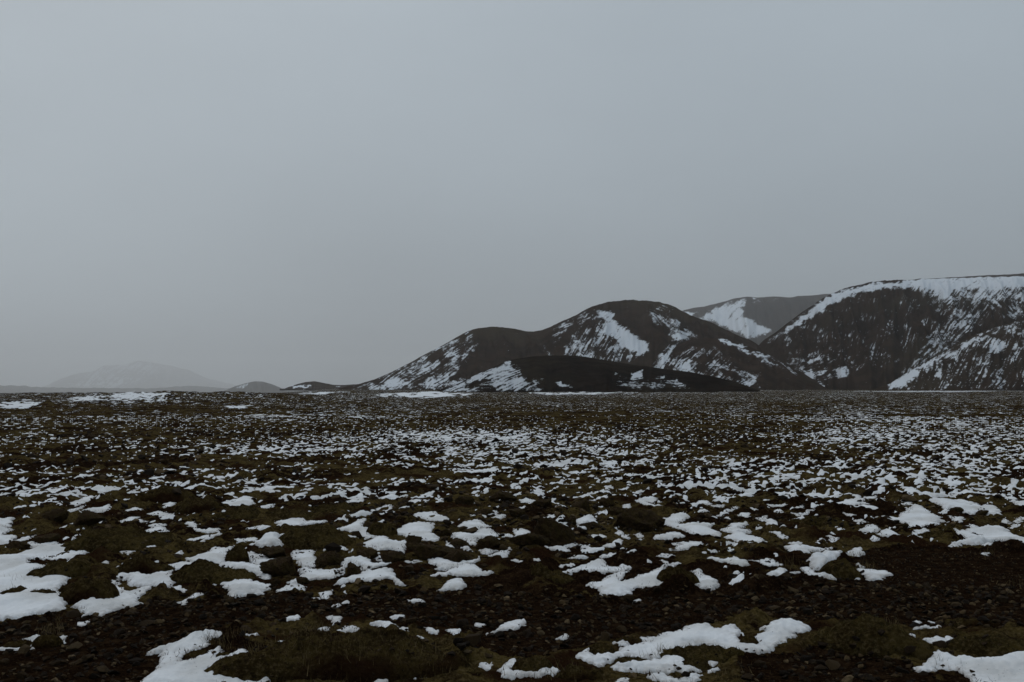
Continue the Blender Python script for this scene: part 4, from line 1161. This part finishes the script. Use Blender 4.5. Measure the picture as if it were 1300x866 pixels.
hill("hill", [(430, 493), (450, 489), (475, 482), (500, 471), (520, 461), (540, 450), (560, 440), (578, 430), (592, 422), (605, 418), (620, 416), (640, 416.5), (655, 419), (670, 422), (685, 421.5), (700, 416), (715, 409), (730, 402),
              (745, 394), (760, 389), (775, 385), (800, 383.5), (830, 385), (848, 388), (870, 399), (890, 407), (905, 412), (930, 424), (955, 434), (980, 450), (1010, 470), (1045, 492)],
     [800, 870, 930, 980, 1010, 1010], [700, 640, 620, 610, 630, 730],
     [([(445, 494), (480, 480), (520, 458), (545, 444), (575, 429), (600, 417), (598, 432), (585, 445), (580, 462), (578, 494)], .46, 33, 4),
      ([(470, 494), (500, 482), (520, 481), (500, 494)], .75, 30, 3), ([(535, 494), (545, 480), (555, 494)], .7, 60, 3), ([(566, 494), (575, 484), (592, 480), (585, 494)], .6, 30, 2),
      ([(585, 452), (600, 436), (606, 438), (590, 460)], .5, 60, 3),
      ([(640, 435), (652, 448), (668, 454), (650, 452)], .28, -45, 2), ([(690, 440), (700, 450), (695, 452)], .6, -60, 2),
      ([(700, 416), (745, 393), (765, 398), (768, 405), (745, 408), (715, 425), (700, 440)], .28, 30, 5),
      ([(712, 452), (725, 425), (740, 412), (768, 405), (790, 425), (822, 440), (808, 456), (790, 468), (750, 462)], .44, 62, 4),
      ([(757, 395), (778, 396), (780, 407), (792, 416), (808, 426), (822, 436), (826, 446), (812, 450), (795, 442), (778, 430), (768, 420), (771, 408)], .86, 40, 3),
      ([(822, 392), (845, 399), (862, 410), (885, 426), (870, 430), (850, 418), (832, 408)], .66, -35, 4),
      ([(850, 424), (866, 424), (870, 431), (855, 432)], .9, 0, 2),
      ([(780, 383), (840, 384), (860, 396), (830, 396)], .2, -20, 4),
      ([(826, 470), (838, 452), (846, 438), (858, 437), (855, 448), (848, 462), (862, 472), (840, 480)], .72, 55, 3)],
     HILL_M, "long two humped dark hill with streaked snow in its gullies", rows=120, seed=11)

hill("hill", [(800, 494), (830, 470), (845, 450), (858, 440), (875, 432), (900, 430), (920, 431), (940, 436), (960, 444), (985, 455), (1010, 468), (1030, 480), (1052, 494)],
     [760, 770, 735], [590, 570, 630],
     [([(835, 480), (850, 452), (872, 440), (905, 440), (925, 455), (935, 470), (970, 492), (840, 492)], .34, 45, 5),
      ([(840, 490), (852, 468), (870, 468), (902, 478), (905, 490)], .62, 30, 3),
      ([(913, 429), (935, 436), (948, 440), (938, 441), (918, 436)], .95, -20, 1.5), ([(938, 441), (962, 449), (986, 452), (968, 455), (945, 447)], .85, -15, 2),
      ([(968, 455), (998, 457), (1012, 470), (1010, 477), (992, 466), (972, 462)], .55, -35, 3), ([(902, 462), (935, 468), (968, 478), (958, 482), (925, 480)], .5, -20, 4)],
     HILL_M, "low dark spur in front of the valley mouth with thin snow strips", rows=80, seed=23, rough=.7)

hill("hill", [(555, 496), (575, 490), (600, 478), (620, 469), (640, 460), (655, 456), (675, 453), (700, 451.5), (730, 452), (760, 456), (800, 463), (840, 468), (880, 473), (915, 480), (940, 487), (965, 496)],
     [410, 450, 460, 410], [340, 330, 330, 360],
     [([(560, 497), (600, 477), (636, 461), (648, 458), (655, 466), (665, 476), (672, 486), (694, 497)], .70, 25, 3),
      ([(590, 492), (605, 482), (622, 482), (628, 496)], .22, 0, 3),
      ([(675, 483), (688, 480), (690, 488), (678, 488)], .6, 0, 2),
      ([(703, 484), (712, 485), (728, 491), (712, 491)], .95, -20, 1.5), ([(778, 470), (790, 476), (788, 480)], .8, -30, 1.5),
      ([(802, 473), (816, 471), (815, 482), (804, 481)], .95, 0, 2), ([(822, 490), (830, 483), (842, 476), (848, 484), (843, 492)], .9, 20, 2),
      ([(780, 480), (860, 480), (880, 494), (780, 494)], .33, 0, 4)],
     DARK_M, "low smooth black cinder hill with snow on one flank", rows=80, seed=37, rough=.35, base_snow=-.15)

hill("hill", [(820, 420), (850, 402), (865, 395.5), (880, 392), (895, 390), (915, 385), (932, 380), (945, 378.5), (960, 378.5), (985, 377.5), (1005, 378.5), (1030, 375.5), (1060, 374), (1100, 372), (1140, 378)],
     [4000, 4100, 4200], [3100, 3100, 3200],
     [([(864, 393), (884, 398), (876, 403)], .9, 0, 2), ([(892, 402), (905, 393), (925, 384), (948, 380), (943, 392), (944, 400), (956, 408), (980, 418), (972, 424), (952, 430), (925, 418), (905, 408), (888, 404)], .88, 40, 3),
      ([(955, 379), (985, 378), (985, 382), (955, 383)], .45, 0, 3)],
     FAR_M, "hazy back hill seen through the valley with one white snowfield", rows=80, seed=41, rough=.6, base_snow=-.1)

hill("hill", [(930, 492), (950, 455), (968, 433), (985, 422), (1000, 411), (1020, 396), (1040, 383), (1055, 374.5), (1075, 367), (1100, 361.5), (1130, 358.5), (1160, 357.5), (1200, 357), (1240, 355.5), (1300, 354), (1380, 352), (1480, 358), (1600, 380)],
     [950, 1020, 1040, 1050, 1050, 1050], [800, 690, 650, 650, 650, 660],
     [([(975, 434), (1010, 408), (1040, 383), (1070, 368), (1100, 361), (1160, 356), (1240, 340), (1500, 335), (1500, 368), (1300, 368), (1250, 370), (1215, 374), (1190, 372), (1150, 365), (1110, 368), (1070, 379), (1045, 396), (1015, 412), (985, 431)], .86, 32, 2),
      ([(1150, 362), (1200, 368), (1300, 366), (1500, 366), (1500, 384), (1300, 384), (1250, 386), (1215, 394), (1185, 380)], .62, 48, 4),
      ([(985, 432), (1040, 398), (1090, 372), (1190, 378), (1190, 420), (1120, 480), (1010, 470)], .09, 72, 6),
      ([(1185, 378), (1300, 378), (1300, 392), (1255, 402), (1240, 420), (1205, 440), (1165, 468), (1140, 480), (1165, 450), (1180, 420), (1190, 400)], .46, 50, 4),
      ([(1255, 385), (1310, 380), (1310, 405), (1262, 404)], .28, -40, 4),
      ([(1000, 448), (1060, 452), (1075, 480), (1060, 494), (1000, 490)], .24, 15, 4),
      ([(1018, 459), (1034, 456), (1040, 450), (1042, 456), (1030, 462)], .95, 10, 1.5), ([(1014, 476), (1030, 470), (1034, 480), (1026, 484)], .9, 30, 2), ([(1030, 484), (1045, 490), (1035, 492)], .9, 0, 2),
      ([(1060, 470), (1070, 463), (1080, 476), (1066, 480)], .95, 30, 2), ([(1040, 458), (1070, 460), (1100, 442), (1080, 462)], .5, 30, 3)],
     HILL_M, "broad high hill with a white rim and a scooped dark face", rows=140, seed=53)

hill("hill", [(1080, 372), (1130, 361), (1160, 356.3), (1200, 354.3), (1240, 352), (1300, 349), (1380, 346), (1480, 350), (1620, 366)],
     [2100, 2200], [1600, 1600], [], HILL_M, "thin dark plateau edge peering over the white rim of the high hill", step=2, rows=24, seed=91, rough=.1, base_snow=-.1)
hill("hill", [(1105, 496), (1130, 487), (1150, 474), (1170, 463), (1190, 452), (1215, 437), (1235, 427), (1255, 419), (1275, 413), (1300, 406), (1350, 398), (1420, 400), (1520, 430)],
     [660, 730, 770, 770], [560, 530, 530, 530],
     [([(1120, 495), (1150, 472), (1190, 451), (1235, 426), (1300, 404), (1500, 395), (1500, 496)], .28, 66, 3),
      ([(1128, 490), (1150, 473), (1165, 466), (1168, 475), (1150, 487), (1155, 494)], .85, 35, 2),
      ([(1165, 468), (1200, 448), (1240, 426), (1275, 414), (1262, 424), (1215, 445), (1212, 455), (1190, 458)], .68, 32, 2),
      ([(1185, 476), (1192, 468), (1197, 474), (1190, 480)], .9, 0, 2), ([(1250, 430), (1272, 428), (1276, 446), (1262, 448)], .7, 60, 3)],
     HILL_M, "speckled shoulder ridge in front of the high hill", rows=100, seed=67)

hill("hill", [(355, 496), (366, 491.5), (378, 487.5), (388, 485), (400, 484), (410, 486), (422, 488.5), (435, 489), (448, 488), (460, 488), (475, 492), (485, 496)],
     [1500, 1600], [1300, 1350], [([(368, 490), (380, 488), (400, 489), (392, 492), (374, 493)], .9, 10, 1.2), ([(424, 488), (434, 489), (432, 493), (424, 492)], .7, 0, 1.5), ([(442, 488), (460, 488), (465, 494), (445, 494)], .55, 0, 2)],
     HILL_M, "tiny dark hillock at the end of the long two humped hill", step=1, rows=30, seed=71, rough=.3, base_snow=-.1)
hill("hill", [(285, 496), (300, 490), (312, 486.5), (324, 484), (334, 484.5), (345, 488), (356, 492), (362, 496)],
     [6500, 6500], [5900, 5900], [([(300, 492), (312, 487), (316, 488), (312, 494)], .8, 20, 2)], FAR_M, "small grey hillock fading into haze", step=1, rows=24, seed=73, rough=.3, base_snow=-.1, foot=-46.0)
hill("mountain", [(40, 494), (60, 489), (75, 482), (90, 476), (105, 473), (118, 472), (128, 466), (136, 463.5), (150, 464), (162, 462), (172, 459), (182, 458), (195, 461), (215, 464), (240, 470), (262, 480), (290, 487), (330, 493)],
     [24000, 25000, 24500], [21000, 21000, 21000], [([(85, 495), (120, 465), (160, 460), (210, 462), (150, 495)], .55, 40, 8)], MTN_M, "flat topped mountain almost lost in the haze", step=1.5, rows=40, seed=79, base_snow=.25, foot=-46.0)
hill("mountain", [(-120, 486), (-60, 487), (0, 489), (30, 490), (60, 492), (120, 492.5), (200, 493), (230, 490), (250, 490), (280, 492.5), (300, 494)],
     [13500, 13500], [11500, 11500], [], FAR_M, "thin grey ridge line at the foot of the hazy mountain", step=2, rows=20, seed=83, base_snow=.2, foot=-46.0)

# ------------------------------------------------------------------ haze
bm = bmesh.new(); bmesh.ops.create_cube(bm, size=1.0)
hm = bpy.data.meshes.new("haze"); bm.to_mesh(hm); bm.free()
haze = link("haze", hm); haze.scale = (62000, 62000, 960); haze.location = (0, 0, 960 / 2 - 60.0)
mt = bpy.data.materials.new("thin_haze"); mt.use_nodes = True; n_ = mt.node_tree
n_.nodes.clear(); ov = n_.nodes.new("ShaderNodeOutputMaterial"); pv = n_.nodes.new("ShaderNodeVolumePrincipled")
pv.inputs["Color"].default_value = (0.965, 0.965, 0.965, 1); pv.inputs["Anisotropy"].default_value = 0.6; pv.inputs["Density"].default_value = 9.3e-5
n_.links.new(pv.outputs[0], ov.inputs["Volume"])
hm.materials.append(mt)
tag(haze, "pale thin winter haze lying over the whole plain", "haze", kind="stuff")
